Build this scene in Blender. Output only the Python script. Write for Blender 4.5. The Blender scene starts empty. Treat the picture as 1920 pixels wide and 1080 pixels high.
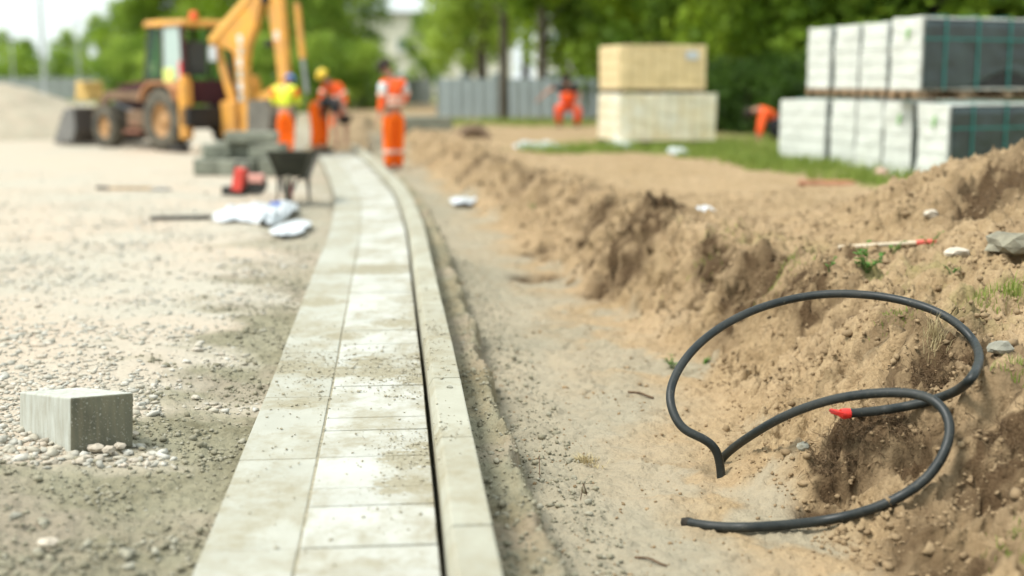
import bpy, bmesh, math, random
import numpy as np
from mathutils import Vector, Matrix
R = math.radians
PI = math.pi
random.seed(7); rng = np.random.default_rng(7)
S = bpy.context.scene
COL = S.collection
# ------------------------------------------------------------------ camera, world, sun, exposure
FPX = 2450.0; CAMH = 1.45; TH = math.atan(390/FPX)
cam = bpy.data.cameras.new('camera'); camo = bpy.data.objects.new('camera', cam); COL.objects.link(camo)
camo.location = (0, 0, CAMH); camo.rotation_euler = (PI/2-TH, 0, 0)
cam.sensor_width = 36; cam.lens = FPX*36/1920; cam.clip_end = 3000; cam.clip_start = .05
cam.dof.use_dof = True; cam.dof.focus_distance = 5.75; cam.dof.aperture_fstop = .85; cam.dof.aperture_blades = 0
S.camera = camo
w = bpy.data.worlds.new("World"); S.world = w; w.use_nodes = True
wn = w.node_tree.nodes; wl = w.node_tree.links
SUN_EL, SUN_AZ = R(58), R(-112)      # azimuth measured from +Y towards +X
sky = wn.new('ShaderNodeTexSky'); sky.sky_type = 'NISHITA'; sky.sun_disc = False
sky.sun_elevation = SUN_EL; sky.sun_rotation = SUN_AZ; sky.dust_density = 3.0; sky.air_density = 1.0; sky.ozone_density = 1.0
tc = wn.new('ShaderNodeTexCoord'); nz = wn.new('ShaderNodeTexNoise'); nz.inputs['Scale'].default_value = 2.2; nz.inputs['Detail'].default_value = 5
cr = wn.new('ShaderNodeMapRange'); cr.inputs[1].default_value = .35; cr.inputs[2].default_value = .65; cr.inputs[3].default_value = .55; cr.inputs[4].default_value = .9
mx = wn.new('ShaderNodeMix'); mx.data_type = 'RGBA'; mx.inputs[7].default_value = (5.4, 6.0, 5.9, 1)
wl.new(tc.outputs['Generated'], nz.inputs['Vector']); wl.new(nz.outputs['Fac'], cr.inputs[0]); wl.new(cr.outputs[0], mx.inputs[0])
wl.new(sky.outputs[0], mx.inputs[6]); wl.new(mx.outputs[2], wn['Background'].inputs['Color'])
wn['Background'].inputs['Strength'].default_value = .15
sd = bpy.data.lights.new('sun', 'SUN'); sd.energy = 2.5; sd.angle = R(17); sd.color = (1, .97, .91)
so = bpy.data.objects.new('sun', sd); COL.objects.link(so)
sv = Vector((math.sin(SUN_AZ)*math.cos(SUN_EL), math.cos(SUN_AZ)*math.cos(SUN_EL), math.sin(SUN_EL)))
so.rotation_euler = sv.to_track_quat('Z', 'Y').to_euler(); so.location = (-20, 0, 30)
S.view_settings.view_transform = 'Standard'; S.view_settings.look = 'None'; S.view_settings.gamma = 1
S.view_settings.exposure = .80
S.render.engine = 'CYCLES'
S.cycles.use_denoising = True; S.cycles.max_bounces = 6; S.cycles.transparent_max_bounces = 6
S.cycles.sample_clamp_indirect = 6; S.cycles.use_adaptive_sampling = True; S.cycles.adaptive_threshold = .02

# ------------------------------------------------------------------ helpers: rays, properties
def ray(px, py):
    u = (px-960)/FPX; v = (540-py)/FPX
    return Vector((u, math.cos(TH)+v*math.sin(TH), -math.sin(TH)+v*math.cos(TH)))
def at(px, py, Y):                    # a point in the world seen in direction (px,py) of the survey photo at distance Y
    d = ray(px, py); return Vector((0, 0, CAMH)) + d*(Y/d.y)
def on(px, py, z=0.):
    d = ray(px, py); return Vector((0, 0, CAMH)) + d*((z-CAMH)/d.z)
def tag(o, label=None, cat=None, group=None, kind=None):
    if label: o['label'] = label
    if cat: o['category'] = cat
    if group: o['group'] = group
    if kind: o['kind'] = kind
    return o
def empty(name, loc=(0, 0, 0), rz=0.):
    o = bpy.data.objects.new(name, None); COL.objects.link(o); o.location = loc; o.rotation_euler = (0, 0, rz)
    o.empty_display_size = .1
    return o
def link(name, me, parent=None, mats=()):
    o = bpy.data.objects.new(name, me); COL.objects.link(o)
    if parent is not None: o.parent = parent
    for m in mats: me.materials.append(m)
    return o
def copy_tree(o, parent=None):
    c = o.copy(); COL.objects.link(c)
    if parent is not None: c.parent = parent
    for k in ('label',):
        if parent is None and k in c: del c[k]
    for ch in list(o.children): copy_tree(ch, c)
    return c
def np_mesh(name, V, F, smooth=False):
    V = np.asarray(V, dtype=np.float32); F = np.asarray(F, dtype=np.int32)
    me = bpy.data.meshes.new(name); k = F.shape[1]
    me.vertices.add(len(V)); me.vertices.foreach_set('co', V.ravel())
    me.loops.add(F.size); me.loops.foreach_set('vertex_index', F.ravel())
    me.polygons.add(len(F)); me.polygons.foreach_set('loop_start', np.arange(0, F.size, k, dtype=np.int32))
    if smooth: me.polygons.foreach_set('use_smooth', np.ones(len(F), dtype=bool))
    me.update(calc_edges=True)
    return me

class MB:
    def __init__(s): s.v = []; s.f = []; s.sm = []
    def add(s, vs, fs, M=None, smooth=False):
        n = len(s.v)
        for v in vs:
            v = Vector(v); s.v.append(M @ v if M else v)
        for f in fs: s.f.append([i+n for i in f]); s.sm.append(smooth)
        return s
    def box(s, c, d, M=None, taper=1., rz=0., rx=0., ry=0.):
        x, y, z = d[0]/2, d[1]/2, d[2]/2
        vs = [(-x, -y, -z), (x, -y, -z), (x, y, -z), (-x, y, -z), (-x*taper, -y*taper, z), (x*taper, -y*taper, z), (x*taper, y*taper, z), (-x*taper, y*taper, z)]
        T = Matrix.Translation(c) @ Matrix.Rotation(rz, 4, 'Z') @ Matrix.Rotation(ry, 4, 'Y') @ Matrix.Rotation(rx, 4, 'X')
        if M: T = M @ T
        return s.add(vs, [(3, 2, 1, 0), (4, 5, 6, 7), (0, 1, 5, 4), (1, 2, 6, 5), (2, 3, 7, 6), (3, 0, 4, 7)], T)
    def prism(s, poly, t0, t1, plane='xz', M=None):
        # extrude a 2-D outline; plane xz -> thickness along y ; xy -> along z ; yz -> along x
        def P(a, b, t): return {'xz': (a, t, b), 'xy': (a, b, t), 'yz': (t, a, b)}[plane]
        n = len(poly)
        vs = [P(a, b, t0) for a, b in poly]+[P(a, b, t1) for a, b in poly]
        fs = [list(range(n)), list(range(2*n-1, n-1, -1))]+[[i, i+n, (i+1) % n+n, (i+1) % n] for i in range(n)]
        return s.add(vs, fs, M)
    def cyl(s, p0, p1, r0, r1=None, n=16, M=None, cap=True):
        r1 = r0 if r1 is None else r1
        p0, p1 = Vector(p0), Vector(p1); q = (p1-p0).to_track_quat('Z', 'Y')
        vs = []
        for p, r in ((p0, r0), (p1, r1)):
            for i in range(n):
                a = 2*PI*i/n; vs.append(p+q @ Vector((r*math.cos(a), r*math.sin(a), 0)))
        fs = [[i, (i+1) % n, (i+1) % n+n, i+n] for i in range(n)]
        s.add(vs, fs, M, True)
        if cap: s.add(vs[:n], [list(range(n-1, -1, -1))], M); s.add(vs[n:], [list(range(n))], M)
        return s
    def lathe(s, prof, n=28, M=None):       # prof of (radius, height) round the z axis
        vs = []; fs = []; m = len(prof)
        for i in range(n):
            a = 2*PI*i/n
            for r, z in prof: vs.append((r*math.cos(a), r*math.sin(a), z))
        for i in range(n):
            for j in range(m-1):
                fs.append([i*m+j, ((i+1) % n)*m+j, ((i+1) % n)*m+j+1, i*m+j+1])
        return s.add(vs, fs, M, True)
    def tube(s, pts, rad, n=12, M=None, cap=True):
        pts = [Vector(p) for p in pts]; m = len(pts)
        rs = rad if isinstance(rad, (list, tuple)) else [rad]*m
        t0 = (pts[1]-pts[0]).normalized(); up = Vector((0, 0, 1)) if abs(t0.z) < .9 else Vector((1, 0, 0))
        nx = t0.cross(up).normalized(); vs = []
        for i, p in enumerate(pts):
            t = (pts[min(i+1, m-1)]-pts[max(i-1, 0)]).normalized()
            nx = (nx-t*nx.dot(t)).normalized(); ny = t.cross(nx)
            for k in range(n):
                a = 2*PI*k/n; vs.append(p+(nx*math.cos(a)+ny*math.sin(a))*rs[i])
        fs = [[i*n+k, i*n+(k+1) % n, (i+1)*n+(k+1) % n, (i+1)*n+k] for i in range(m-1) for k in range(n)]
        s.add(vs, fs, M, True)
        if cap: s.add(vs[:n], [list(range(n-1, -1, -1))], M); s.add(vs[-n:], [list(range(n))], M)
        return s
    def ball(s, c, r, M=None, sub=2, jit=0., seed=0):
        bm = bmesh.new(); bmesh.ops.create_icosphere(bm, subdivisions=sub, radius=1)
        rr = random.Random(seed); r = r if hasattr(r, '__len__') else (r, r, r)
        vs = []
        for v in bm.verts:
            k = 1+rr.uniform(-jit, jit); vs.append((c[0]+v.co.x*r[0]*k, c[1]+v.co.y*r[1]*k, c[2]+v.co.z*r[2]*k))
        fs = [[v.index for v in f.verts] for f in bm.faces]; bm.free()
        return s.add(vs, fs, M, True)
    def build(s, name, mat, parent=None, bevel=0., loc=None, rz=None, seg=2):
        me = bpy.data.meshes.new(name); me.from_pydata([tuple(v) for v in s.v], [], s.f); me.update()
        bm = bmesh.new(); bm.from_mesh(me); bmesh.ops.recalc_face_normals(bm, faces=bm.faces); bm.to_mesh(me); bm.free()
        me.polygons.foreach_set('use_smooth', s.sm) if len(s.sm) == len(me.polygons) else None
        o = link(name, me, parent, [mat] if mat else [])
        if loc is not None: o.location = loc
        if rz is not None: o.rotation_euler[2] = rz
        if bevel: 
            b = o.modifiers.new('bevel', 'BEVEL'); b.width = bevel; b.segments = seg; b.limit_method = 'ANGLE'; b.angle_limit = R(40)
        return o

# ------------------------------------------------------------------ numpy noise
_perm = rng.permutation(512).astype(np.int64); _ga = rng.uniform(0, 2*PI, 512)
def perlin(x, y):
    xi = np.floor(x).astype(np.int64); yi = np.floor(y).astype(np.int64); xf = x-xi; yf = y-yi
    u = xf*xf*xf*(xf*(xf*6-15)+10); v = yf*yf*yf*(yf*(yf*6-15)+10)
    def g(i, j, dx, dy):
        a = _ga[_perm[(_perm[i & 511]+j) & 511]]; return np.cos(a)*dx+np.sin(a)*dy
    a = g(xi, yi, xf, yf); b = g(xi+1, yi, xf-1, yf); c = g(xi, yi+1, xf, yf-1); d = g(xi+1, yi+1, xf-1, yf-1)
    return ((a+(b-a)*u)+((c+(d-c)*u)-(a+(b-a)*u))*v)*1.5
def fbm(x, y, o=4, g=.5, l=2.07):
    s = 0; a = 1
    for i in range(o): s = s+a*perlin(x+i*17.3, y-i*9.1); x = x*l; y = y*l; a *= g
    return s
def ridged(x, y, o=4):
    s = 0; a = 1; 
    for i in range(o): s = s+a*(1-2*np.abs(perlin(x+i*11.7, y+i*5.3))); x = x*2.1; y = y*2.1; a *= .5
    return s/2
def ss(a, b, x):
    t = np.clip((x-a)/(b-a), 0, 1); return t*t*(3-2*t)

# ------------------------------------------------------------------ plan of the site
YS = np.array([-6, 2, 3.68, 6, 9.89, 12, 14.35, 16.6, 18.9, 22.4, 26.5, 34, 60.])
LX = np.array([-.25, -.80, -.951, -1.155, -1.52, -1.71, -1.97, -2.25, -2.62, -3.2, -3.95, -5.45, -11.])
def smooth_curve(ys, xs):
    yy = np.arange(-10, 200, .25); xx = np.interp(yy, ys, xs)
    k = np.hanning(13); k /= k.sum(); xp = np.pad(xx, 6, mode='reflect', reflect_type='odd'); xx = np.convolve(xp, k, 'valid')
    return lambda y: np.interp(y, yy, xx)
Lc = smooth_curve(YS, LX)                                   # left edge of the gutter strip
SW = .905                                                   # slab + paving + kerb
Foot = smooth_curve(np.array([-6, 3.2, 4.3, 5.0, 5.6, 6.4, 7.6, 8.8, 11, 14, 17.6, 21.7, 28.4, 60]),
                    np.array([1.8, 1.52, 1.34, 1.02, 1.0, 1.16, 1.18, .92, .45, 0., -.65, -1.35, -2.5, -8.5]))
Top = smooth_curve(np.array([-6, 4, 5.06, 6.2, 7.85, 8.84, 12.4, 15.85, 20.3, 28, 60]),
                   np.array([3.2, 2.35, 2.05, 1.98, 1.68, 1.36, .86, .26, -.5, -1.84, -7.5]))
def floor_z(y): return -.25+.17*ss(11, 20, y)
def haunch(y): return .19+.035*perlin(y*2.3, y*0+3.3)+.05*ss(4.6, 3.6, y)
# dark hollows with roots in the bank: x, y, radius, depth
HOLL = []
for (px, py, Y, r, d) in [(1775, 705, 5.45, .13, .13), (1600, 830, 5.1, .11, .10), (1715, 810, 5.0, .13, .09), (1545, 880, 4.95, .09, .07), (1420, 515, 8.2, .16, .14),
                          (1500, 525, 7.9, .12, .13), (1340, 495, 8.7, .14, .12), (1160, 470, 10.2, .2, .14), (1880, 850, 4.55, .16, .1), (1125, 400, 12, .18, .1), (1000, 480, 11.2, .16, .08), (1830, 950, 4.2, .12, .08), (1870, 870, 4.5, .2, .02), (1760, 960, 4.35, .16, .02), (1240, 430, 10.6, .25, .02), (1420, 540, 8.0, .25, .02), (1880, 340, 8.2, .25, .05), (1830, 400, 8.0, .2, .04), (1640, 770, 5.3, .16, .02)]:
    p = at(px, py, Y); HOLL.append((p.x, p.y, r, d))
LUMP = []
for (px, py, Y, r, d) in [(1740, 660, 5.7, .16, .10), (1600, 795, 5.3, .15, .10), (1430, 830, 5.45, .16, .08), (1500, 850, 5.25, .14, .06), (1830, 780, 5.0, .14, .07), (1890, 900, 4.5, .12, .05), (1700, 780, 5.2, .1, .07), (1200, 440, 10.6, .35, .12),
                          (1060, 370, 13.5, .3, .12), (900, 330, 17, .4, .15), (845, 270, 22, .6, .25), (700, 235, 27, .9, .4)]:
    p = at(px, py, Y); LUMP.append((p.x, p.y, r, d))
def hgt(X, Y, fine=True):
    X = np.asarray(X, float); Y = np.asarray(Y, float)
    L = Lc(Y); K = L+SW; s = X-K
    # left plain
    d = L-X
    zl = -.055*np.exp(-(np.abs(d)/.5)**2)+.012*fbm(X*1.2, Y*1.2, 3)
    dirt = dirt_mask(X, Y)
    zl = zl+dirt*(.012*fbm(X*5, Y*5, 3)+.013*ridged(X*6, Y*9, 3)*ss(.1, .5, d))
    zl = zl+.07*np.exp(-(((X+2.05)/.28)**2+((Y-4.45)/.3)**2))
    if fine: zl = zl+.009*dirt*fbm(X*24, Y*24, 3)+.02*dirt*np.clip(perlin(X*13, Y*13)-.2, 0, 1)*ss(.9, .3, d)
    # right side
    hw = haunch(Y)
    F = floor_z(Y); B = Foot(Y)+.08*fbm(X*0+Y*.7, Y*0+2, 2)+.07*fbm(X*1.9, Y*1.9, 3); T = Top(Y)+.07*fbm(X*0+Y*.6, Y*0+8, 2)+.12*fbm(X*2.1+5, Y*2.1, 3)
    T = np.maximum(T, B+.25)
    hz = -.075+.014*fbm(X*9, Y*7, 3)+.012*fbm(X*22, Y*22, 2)+.034*ss(.05, .0, np.abs(s-hw+.02))*(.7+fbm(X*0+Y*9, Y*0+1.5, 2))
    edge = ss(0, .028+.05*ss(5.2, 4.2, Y), s-hw+.02*fbm(X*12, Y*12, 2))
    fl = F+.03*np.exp(-((s-hw)/.2)**2)+.01*fbm(X*2.5, Y*2.5, 3)+.006*ridged(X*9, Y*9, 2)*np.clip(fbm(X*1.3+5, Y*1.3, 2)+.3, 0, 1)
    if fine: fl = fl+.0025*fbm(X*30, Y*30, 2)
    t = np.clip((X-B)/(T-B), 0, 1)
    prof = .5*t+.5*ss(.12+.25*ss(5.5, 7, Y), .98, t)
    plat = .25+.035*fbm(X*.8, Y*.8, 3)+.07*ss(6, 8, Y)*ss(18, 12, Y)*ss(.9, 1.05, (X-B)/(T-B))*ss(2.2, 1.2, (X-B)/(T-B))
    # spoil heap on the right
    mnd = .60*np.exp(-(((X-3.75)/1.0)**2+((Y-8.6)/1.5)**2))+.22*np.exp(-(((X-2.9)/.9)**2+((Y-9.3)/1.6)**2))+.25*np.exp(-(((X-3.1)/.8)**2+((Y-6.6)/1.2)**2))
    plat = plat+mnd-.25*ss(35, 60, Y)
    zr = fl+(plat-fl)*prof
    am = ss(-.1, .25, t)*(1-.72*ss(1.15, 2.2, (X-B)/(T-B))*(1-np.clip(mnd*3, 0, 1)))
    am2 = am*(1-.25*ss(14, 30, Y))
    wx = X+.12*fbm(X*2.3, Y*2.3, 2); wy = Y+.12*fbm(X*2.1+9, Y*2.4, 2)
    # run-off ribs down the slope and clods
    rib = fbm((wx*.35+wy)*4.5, wx*1.2, 3)
    zr = zr+am2*(.015*rib+.05*ridged(wx*3.2, wy*3.2, 4)+.05*fbm(X*6.5, Y*6.5, 4)+.045*ss(-.02, .10, fbm(wx*3.7+2, wy*3.7, 3))+.028*ss(-.02, .10, fbm(wx*8.3, wy*8.3+3, 2))-.035)
    clod = np.clip(perlin(wx*11, wy*11)-.12, 0, 1)
    zr = zr+am*.085*clod+am*.05*np.clip(perlin(wx*23+4, wy*23)-.15, 0, 1)
    if fine: zr = zr+am*.018*fbm(X*38, Y*38, 3)+.003*fbm(X*30+7, Y*30, 2)*prof
    for (x0, y0, r, dd) in HOLL:
        q = ((X-x0)**2+(Y-y0)**2)/r**2
        if fine: zr = zr-dd*np.exp(-q**1.5)*(1+.3*fbm(X*20, Y*20, 2))
        else: zr = zr-dd*np.exp(-q**1.5)
    for (x0, y0, r, dd) in LUMP:
        q = ((X-x0)**2+(Y-y0)**2)/r**2
        zr = zr+dd*np.exp(-q)*(1+.35*fbm(X*9, Y*9, 3))
    z_r = hz+(zr-hz)*edge
    z = np.where(s > 0, z_r, np.where(d > 0, zl, -.16))
    return z
def dirt_mask(X, Y):
    d = Lc(Y)-X
    wd = np.interp(Y, [4, 5, 6, 8, 10, 12, 14, 17, 22], [.6, .42, .32, .26, .36, .65, .7, .4, .35])+.22*perlin(np.asarray(Y)*.8, np.asarray(Y)*0+7.7)
    n = fbm(X*1.6+3, Y*1.6, 4)
    return np.clip(ss(wd+.40+.5*n, wd-.2+.5*n, d)*(1-.45*ss(8, 11, Y))+ss(4.92, 4.62, Y+.18*n+.12*(X+1.8)), 0, 1)
def hz1(x, y): return float(hgt(np.array([x]), np.array([y]))[0])
def hit(px, py, far=60, st=.02):
    d = ray(px, py); o = Vector((0, 0, CAMH)); t = np.arange(3., far, st)
    X = o.x+d.x*t; Y = o.y+d.y*t; Z = o.z+d.z*t; h = hgt(X, Y); i = int(np.argmax(Z < h))
    return Vector((X[i], Y[i], h[i]))

# ------------------------------------------------------------------ materials
MAT = {}
def mat(name, col, rough=.8, metal=0., noise=0., nscale=8., bump=0., bscale=60., spec=.3, col2=None, emit=None, coat=0.):
    if name in MAT: return MAT[name]
    m = bpy.data.materials.new(name); m.use_nodes = True; N = m.node_tree.nodes; L = m.node_tree.links; b = N['Principled BSDF']
    b.inputs['Base Color'].default_value = (*col, 1); b.inputs['Roughness'].default_value = rough; b.inputs['Metallic'].default_value = metal
    b.inputs['Specular IOR Level'].default_value = spec
    if coat: b.inputs['Coat Weight'].default_value = coat
    g = N.new('ShaderNodeNewGeometry')
    if noise or col2:
        n = N.new('ShaderNodeTexNoise'); n.inputs['Scale'].default_value = nscale; n.inputs['Detail'].default_value = 6; n.inputs['Roughness'].default_value = .65
        L.new(g.outputs['Position'], n.inputs['Vector'])
        r = N.new('ShaderNodeMapRange'); r.inputs[1].default_value = .36; r.inputs[2].default_value = .64
        L.new(n.outputs['Fac'], r.inputs[0])
        x = N.new('ShaderNodeMix'); x.data_type = 'RGBA'; c2 = col2 or tuple(c*(1-noise) for c in col)
        x.inputs[6].default_value = (*col, 1); x.inputs[7].default_value = (*c2, 1)
        L.new(r.outputs[0], x.inputs[0]); L.new(x.outputs[2], b.inputs['Base Color'])
    if bump:
        n2 = N.new('ShaderNodeTexNoise'); n2.inputs['Scale'].default_value = bscale; n2.inputs['Detail'].default_value = 5
        L.new(g.outputs['Position'], n2.inputs['Vector'])
        bp = N.new('ShaderNodeBump'); bp.inputs['Strength'].default_value = bump; bp.inputs['Distance'].default_value = .01
        L.new(n2.outputs['Fac'], bp.inputs['Height']); L.new(bp.outputs[0], b.inputs['Normal'])
    MAT[name] = m
    return m
def nd(m, t, **kw):
    n = m.node_tree.nodes.new(t)
    for k, v in kw.items(): setattr(n, k, v)
    return n
KSC = [1.]
def mixc(m, fac, a, b, blend='MIX'):
    n = nd(m, 'ShaderNodeMix', data_type='RGBA', blend_type=blend); L = m.node_tree.links
    for i, v in ((0, fac), (6, a), (7, b)):
        if hasattr(v, 'links'): L.new(v, n.inputs[i])
        else: n.inputs[i].default_value = v if i == 0 else (*(q*KSC[0] for q in v), 1)
    return n.outputs[2]
def noise(m, scale, det=5, vec=None, rough=.6, lo=.35, hi=.65):
    n = nd(m, 'ShaderNodeTexNoise'); n.inputs['Scale'].default_value = scale; n.inputs['Detail'].default_value = det; n.inputs['Roughness'].default_value = rough
    L = m.node_tree.links
    if vec is not None: L.new(vec, n.inputs['Vector'])
    r = nd(m, 'ShaderNodeMapRange'); r.inputs[1].default_value = lo; r.inputs[2].default_value = hi
    L.new(n.outputs['Fac'], r.inputs[0]); return r.outputs[0]

# ground
def ground_mat():
    KSC[0] = .83
    m = bpy.data.materials.new('ground_soil_gravel'); m.use_nodes = True; L = m.node_tree.links; b = m.node_tree.nodes['Principled BSDF']
    b.inputs['Roughness'].default_value = .95; b.inputs['Specular IOR Level'].default_value = .15
    pos = nd(m, 'ShaderNodeNewGeometry').outputs['Position']
    def att(a): return nd(m, 'ShaderNodeAttribute', attribute_name=a).outputs['Fac']
    n1 = noise(m, 1.3, 5, pos); n2 = noise(m, 14, 6, pos); n3 = noise(m, 90, 5, pos); n4 = noise(m, .5, 4, pos, lo=.4, hi=.6)
    grav = mixc(m, n2, (.53, .485, .39), (.43, .395, .31)); grav = mixc(m, n1, grav, (.50, .465, .375))
    vor = nd(m, 'ShaderNodeTexVoronoi'); vor.inputs['Scale'].default_value = 34; L.new(pos, vor.inputs['Vector'])
    vc = nd(m, 'ShaderNodeSeparateColor'); L.new(vor.outputs['Color'], vc.inputs[0])
    sp = nd(m, 'ShaderNodeMapRange'); sp.inputs[1].default_value = .0; sp.inputs[2].default_value = 1.; sp.inputs[3].default_value = .0; sp.inputs[4].default_value = .5; L.new(vc.outputs[0], sp.inputs[0])
    grav = mixc(m, sp.outputs[0], grav, (.60, .55, .44))
    grav = mixc(m, mulf(m, n4, .6), grav, (.60, .47, .35))
    dirt = mixc(m, n2, (.275, .252, .165), (.18, .162, .10)); dirt = mixc(m, n1, dirt, (.335, .312, .215)); dirt = mixc(m, mulf(m, noise(m, .9, 3, pos, lo=.5, hi=.6), .6), dirt, (.37, .31, .235))
    sand = mixc(m, n2, (.46, .335, .185), (.33, .23, .12)); sand = mixc(m, mulf(m, n1, .8), sand, (.52, .38, .225)); sand = mixc(m, mulf(m, n3, .4), sand, (.19, .13, .07))
    silt = mixc(m, n2, (.36, .335, .25), (.285, .262, .19)); silt = mixc(m, n4, silt, (.40, .355, .26))
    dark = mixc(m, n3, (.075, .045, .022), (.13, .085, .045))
    gras = mixc(m, n2, (.15, .19, .04), (.27, .26, .09))
    c = mixc(m, att('dirt'), grav, dirt)
    c = mixc(m, att('sand'), c, sand)
    c = mixc(m, att('silt'), c, silt)
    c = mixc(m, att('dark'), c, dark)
    c = mixc(m, att('green'), c, gras)
    L.new(c, b.inputs['Base Color'])
    h = nd(m, 'ShaderNodeMath', operation='ADD'); L.new(n2, h.inputs[0]); L.new(mulf(m, n3, .5), h.inputs[1])
    h2 = nd(m, 'ShaderNodeMath', operation='ADD'); L.new(h.outputs[0], h2.inputs[0]); L.new(mulf(m, vor.outputs['Distance'], -1.2), h2.inputs[1])
    bp = nd(m, 'ShaderNodeBump'); bp.inputs['Strength'].default_value = .7; bp.inputs['Distance'].default_value = .009
    L.new(h2.outputs[0], bp.inputs['Height']); L.new(bp.outputs[0], b.inputs['Normal'])
    KSC[0] = 1.
    return m
def mulf(m, a, k):
    n = nd(m, 'ShaderNodeMath', operation='MULTIPLY'); m.node_tree.links.new(a, n.inputs[0]); n.inputs[1].default_value = k; return n.outputs[0]

def axis(segs):
    out = [segs[0][0]]
    for a, b, st0, st1 in segs:
        x = a; n = 0
        while x < b-1e-6:
            t = (x-a)/(b-a); x = min(b, x+st0+(st1-st0)*t); out.append(x)
    return np.array(sorted(set(np.round(out, 4))))
gx = axis([(-400, -60, 60, 20), (-60, -12, 6, .8), (-12, -4, .5, .12), (-4, -2.2, .06, .025), (-2.2, 3.0, .0125, .0125), (3.0, 5, .02, .06), (5, 12, .1, .6), (12, 60, 1, 8), (60, 400, 20, 60)])
gy = axis([(-30, 2, 4, .5), (2, 3.4, .1, .03), (3.4, 7.5, .0125, .0145), (7.5, 12, .0145, .025), (12, 20, .025, .06), (20, 36, .06, .2), (36, 80, .3, 3), (80, 900, 5, 80)])
GX, GY = np.meshgrid(gx, gy); GZ = hgt(GX, GY)
nx, ny = len(gx), len(gy)
idx = np.arange(nx*ny).reshape(ny, nx)
FQ = np.stack([idx[:-1, :-1], idx[:-1, 1:], idx[1:, 1:], idx[1:, :-1]], -1).reshape(-1, 4)
tb = (GX-Foot(GY))/np.maximum(Top(GY)-Foot(GY), .2); bm_ = ss(.02, .25, tb)*ss(1.6, 1.0, tb)*ss(40, 25, GY)*(GX > Lc(GY)+SW+.3)*(.42+.38*ss(6.8, 9, GY))*(.45+.55*ss(.25, .6, tb))
DXB = bm_*(.055*fbm(GZ*7+3, GY*4.5, 3)+.05*ss(-.05, .12, fbm(GZ*11, GY*7+4, 2))-.025); DYB = bm_*.05*fbm(GZ*8+9, GX*5, 3)
V = np.stack([GX+DXB, GY+DYB, GZ+bm_*.015*fbm(GX*16, GY*16, 3)], -1).reshape(-1, 3)
gme = np_mesh('ground', V, FQ, True)
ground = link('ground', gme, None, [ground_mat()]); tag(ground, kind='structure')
def put(name, a):
    at_ = gme.attributes.new(name, 'FLOAT', 'POINT'); at_.data.foreach_set('value', np.clip(a, 0, 1).astype(np.float32).ravel())
L_ = Lc(GY); s_ = GX-L_-SW; right = s_ > -.02
B_ = Foot(GY); T_ = Top(GY)
right = ss(-.02, .02, s_)
nA = fbm(GX*1.1, GY*1.1, 4); nB = fbm(GX*4, GY*4, 3)
far_r = ss(24, 36, GY)
put('dirt', np.clip(dirt_mask(GX, GY)*(1-right)+right*(s_ < haunch(GY)+.06), 0, 1))
put('sand', np.maximum(right*ss(.0, .05, s_-haunch(GY)-.03), .28*right*(.6+nA)))
slt = right*ss(.9, .3, (s_-.2)/np.maximum(B_-L_-SW-.2, .2)+.35*nA)*ss(0, .05, s_-haunch(GY)-.03)*.85
slt = np.maximum(slt, right*ss(.0, .05, s_-haunch(GY)-.03)*ss(.15, -.05, GX-B_+.1*nB)*ss(.05, .35, nA)*.7)
put('silt', slt)
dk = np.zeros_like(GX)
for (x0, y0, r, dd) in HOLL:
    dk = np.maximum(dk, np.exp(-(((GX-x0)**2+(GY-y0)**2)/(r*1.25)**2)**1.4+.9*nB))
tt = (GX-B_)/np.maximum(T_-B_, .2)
dk = np.maximum(dk, .55*ss(.0, .35, nB+.5*nA)*ss(.55, .8, tt)*ss(1.35, 1.05, tt)*ss(30, 12, GY)); dk = np.maximum(dk, .45*ss(.15, .5, nB)*ss(.1, .4, tt)*ss(1.2, .8, tt)*ss(5.6, 4.6, GY))  # brow band: overhang shade put into the colour, along with dark topsoil
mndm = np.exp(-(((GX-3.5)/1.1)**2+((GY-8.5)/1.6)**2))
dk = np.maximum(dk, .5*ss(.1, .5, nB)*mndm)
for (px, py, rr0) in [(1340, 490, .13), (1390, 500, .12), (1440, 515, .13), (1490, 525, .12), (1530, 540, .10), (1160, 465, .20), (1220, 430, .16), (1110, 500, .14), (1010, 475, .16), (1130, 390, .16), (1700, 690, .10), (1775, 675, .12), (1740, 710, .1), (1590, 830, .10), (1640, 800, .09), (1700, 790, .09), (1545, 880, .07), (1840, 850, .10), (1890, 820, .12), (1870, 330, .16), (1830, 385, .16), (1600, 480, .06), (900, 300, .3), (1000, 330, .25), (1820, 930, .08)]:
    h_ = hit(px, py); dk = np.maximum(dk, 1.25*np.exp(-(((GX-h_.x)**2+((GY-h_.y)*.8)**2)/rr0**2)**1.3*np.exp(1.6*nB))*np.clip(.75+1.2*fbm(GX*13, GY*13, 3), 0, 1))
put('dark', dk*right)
def ell(x, y, a, b_): return ss(1.25, .6, np.sqrt(((GX-x)/a)**2+((GY-y)/b_)**2)+.35*nA+.15*nB)
gr = np.maximum.reduce([ss(-.75, -.35, GX-(3.75+(19-GY)*.233)+.3*nA+.12*nB)*ss(13.6, 14.6, GY)*ss(21.5, 20, GY), ell(2.4, 22.6, 2.3, 1.3), ell(.2, 38, 3.6, 4.0), ell(6, 26, 4, 6)*.8, ss(46, 60, GY-30*(GX < -3))*.9])
gr = np.maximum(gr, .5*ss(.1, .5, nA+.4*nB)*ss(1.0, 1.15, tt)*ss(2.4, 1.3, tt)*ss(5, 7, GY)*ss(12, 9, GY)*(1-mndm))
put('green', gr*np.clip(right+ss(70, 90, GY), 0, 1))

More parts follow.
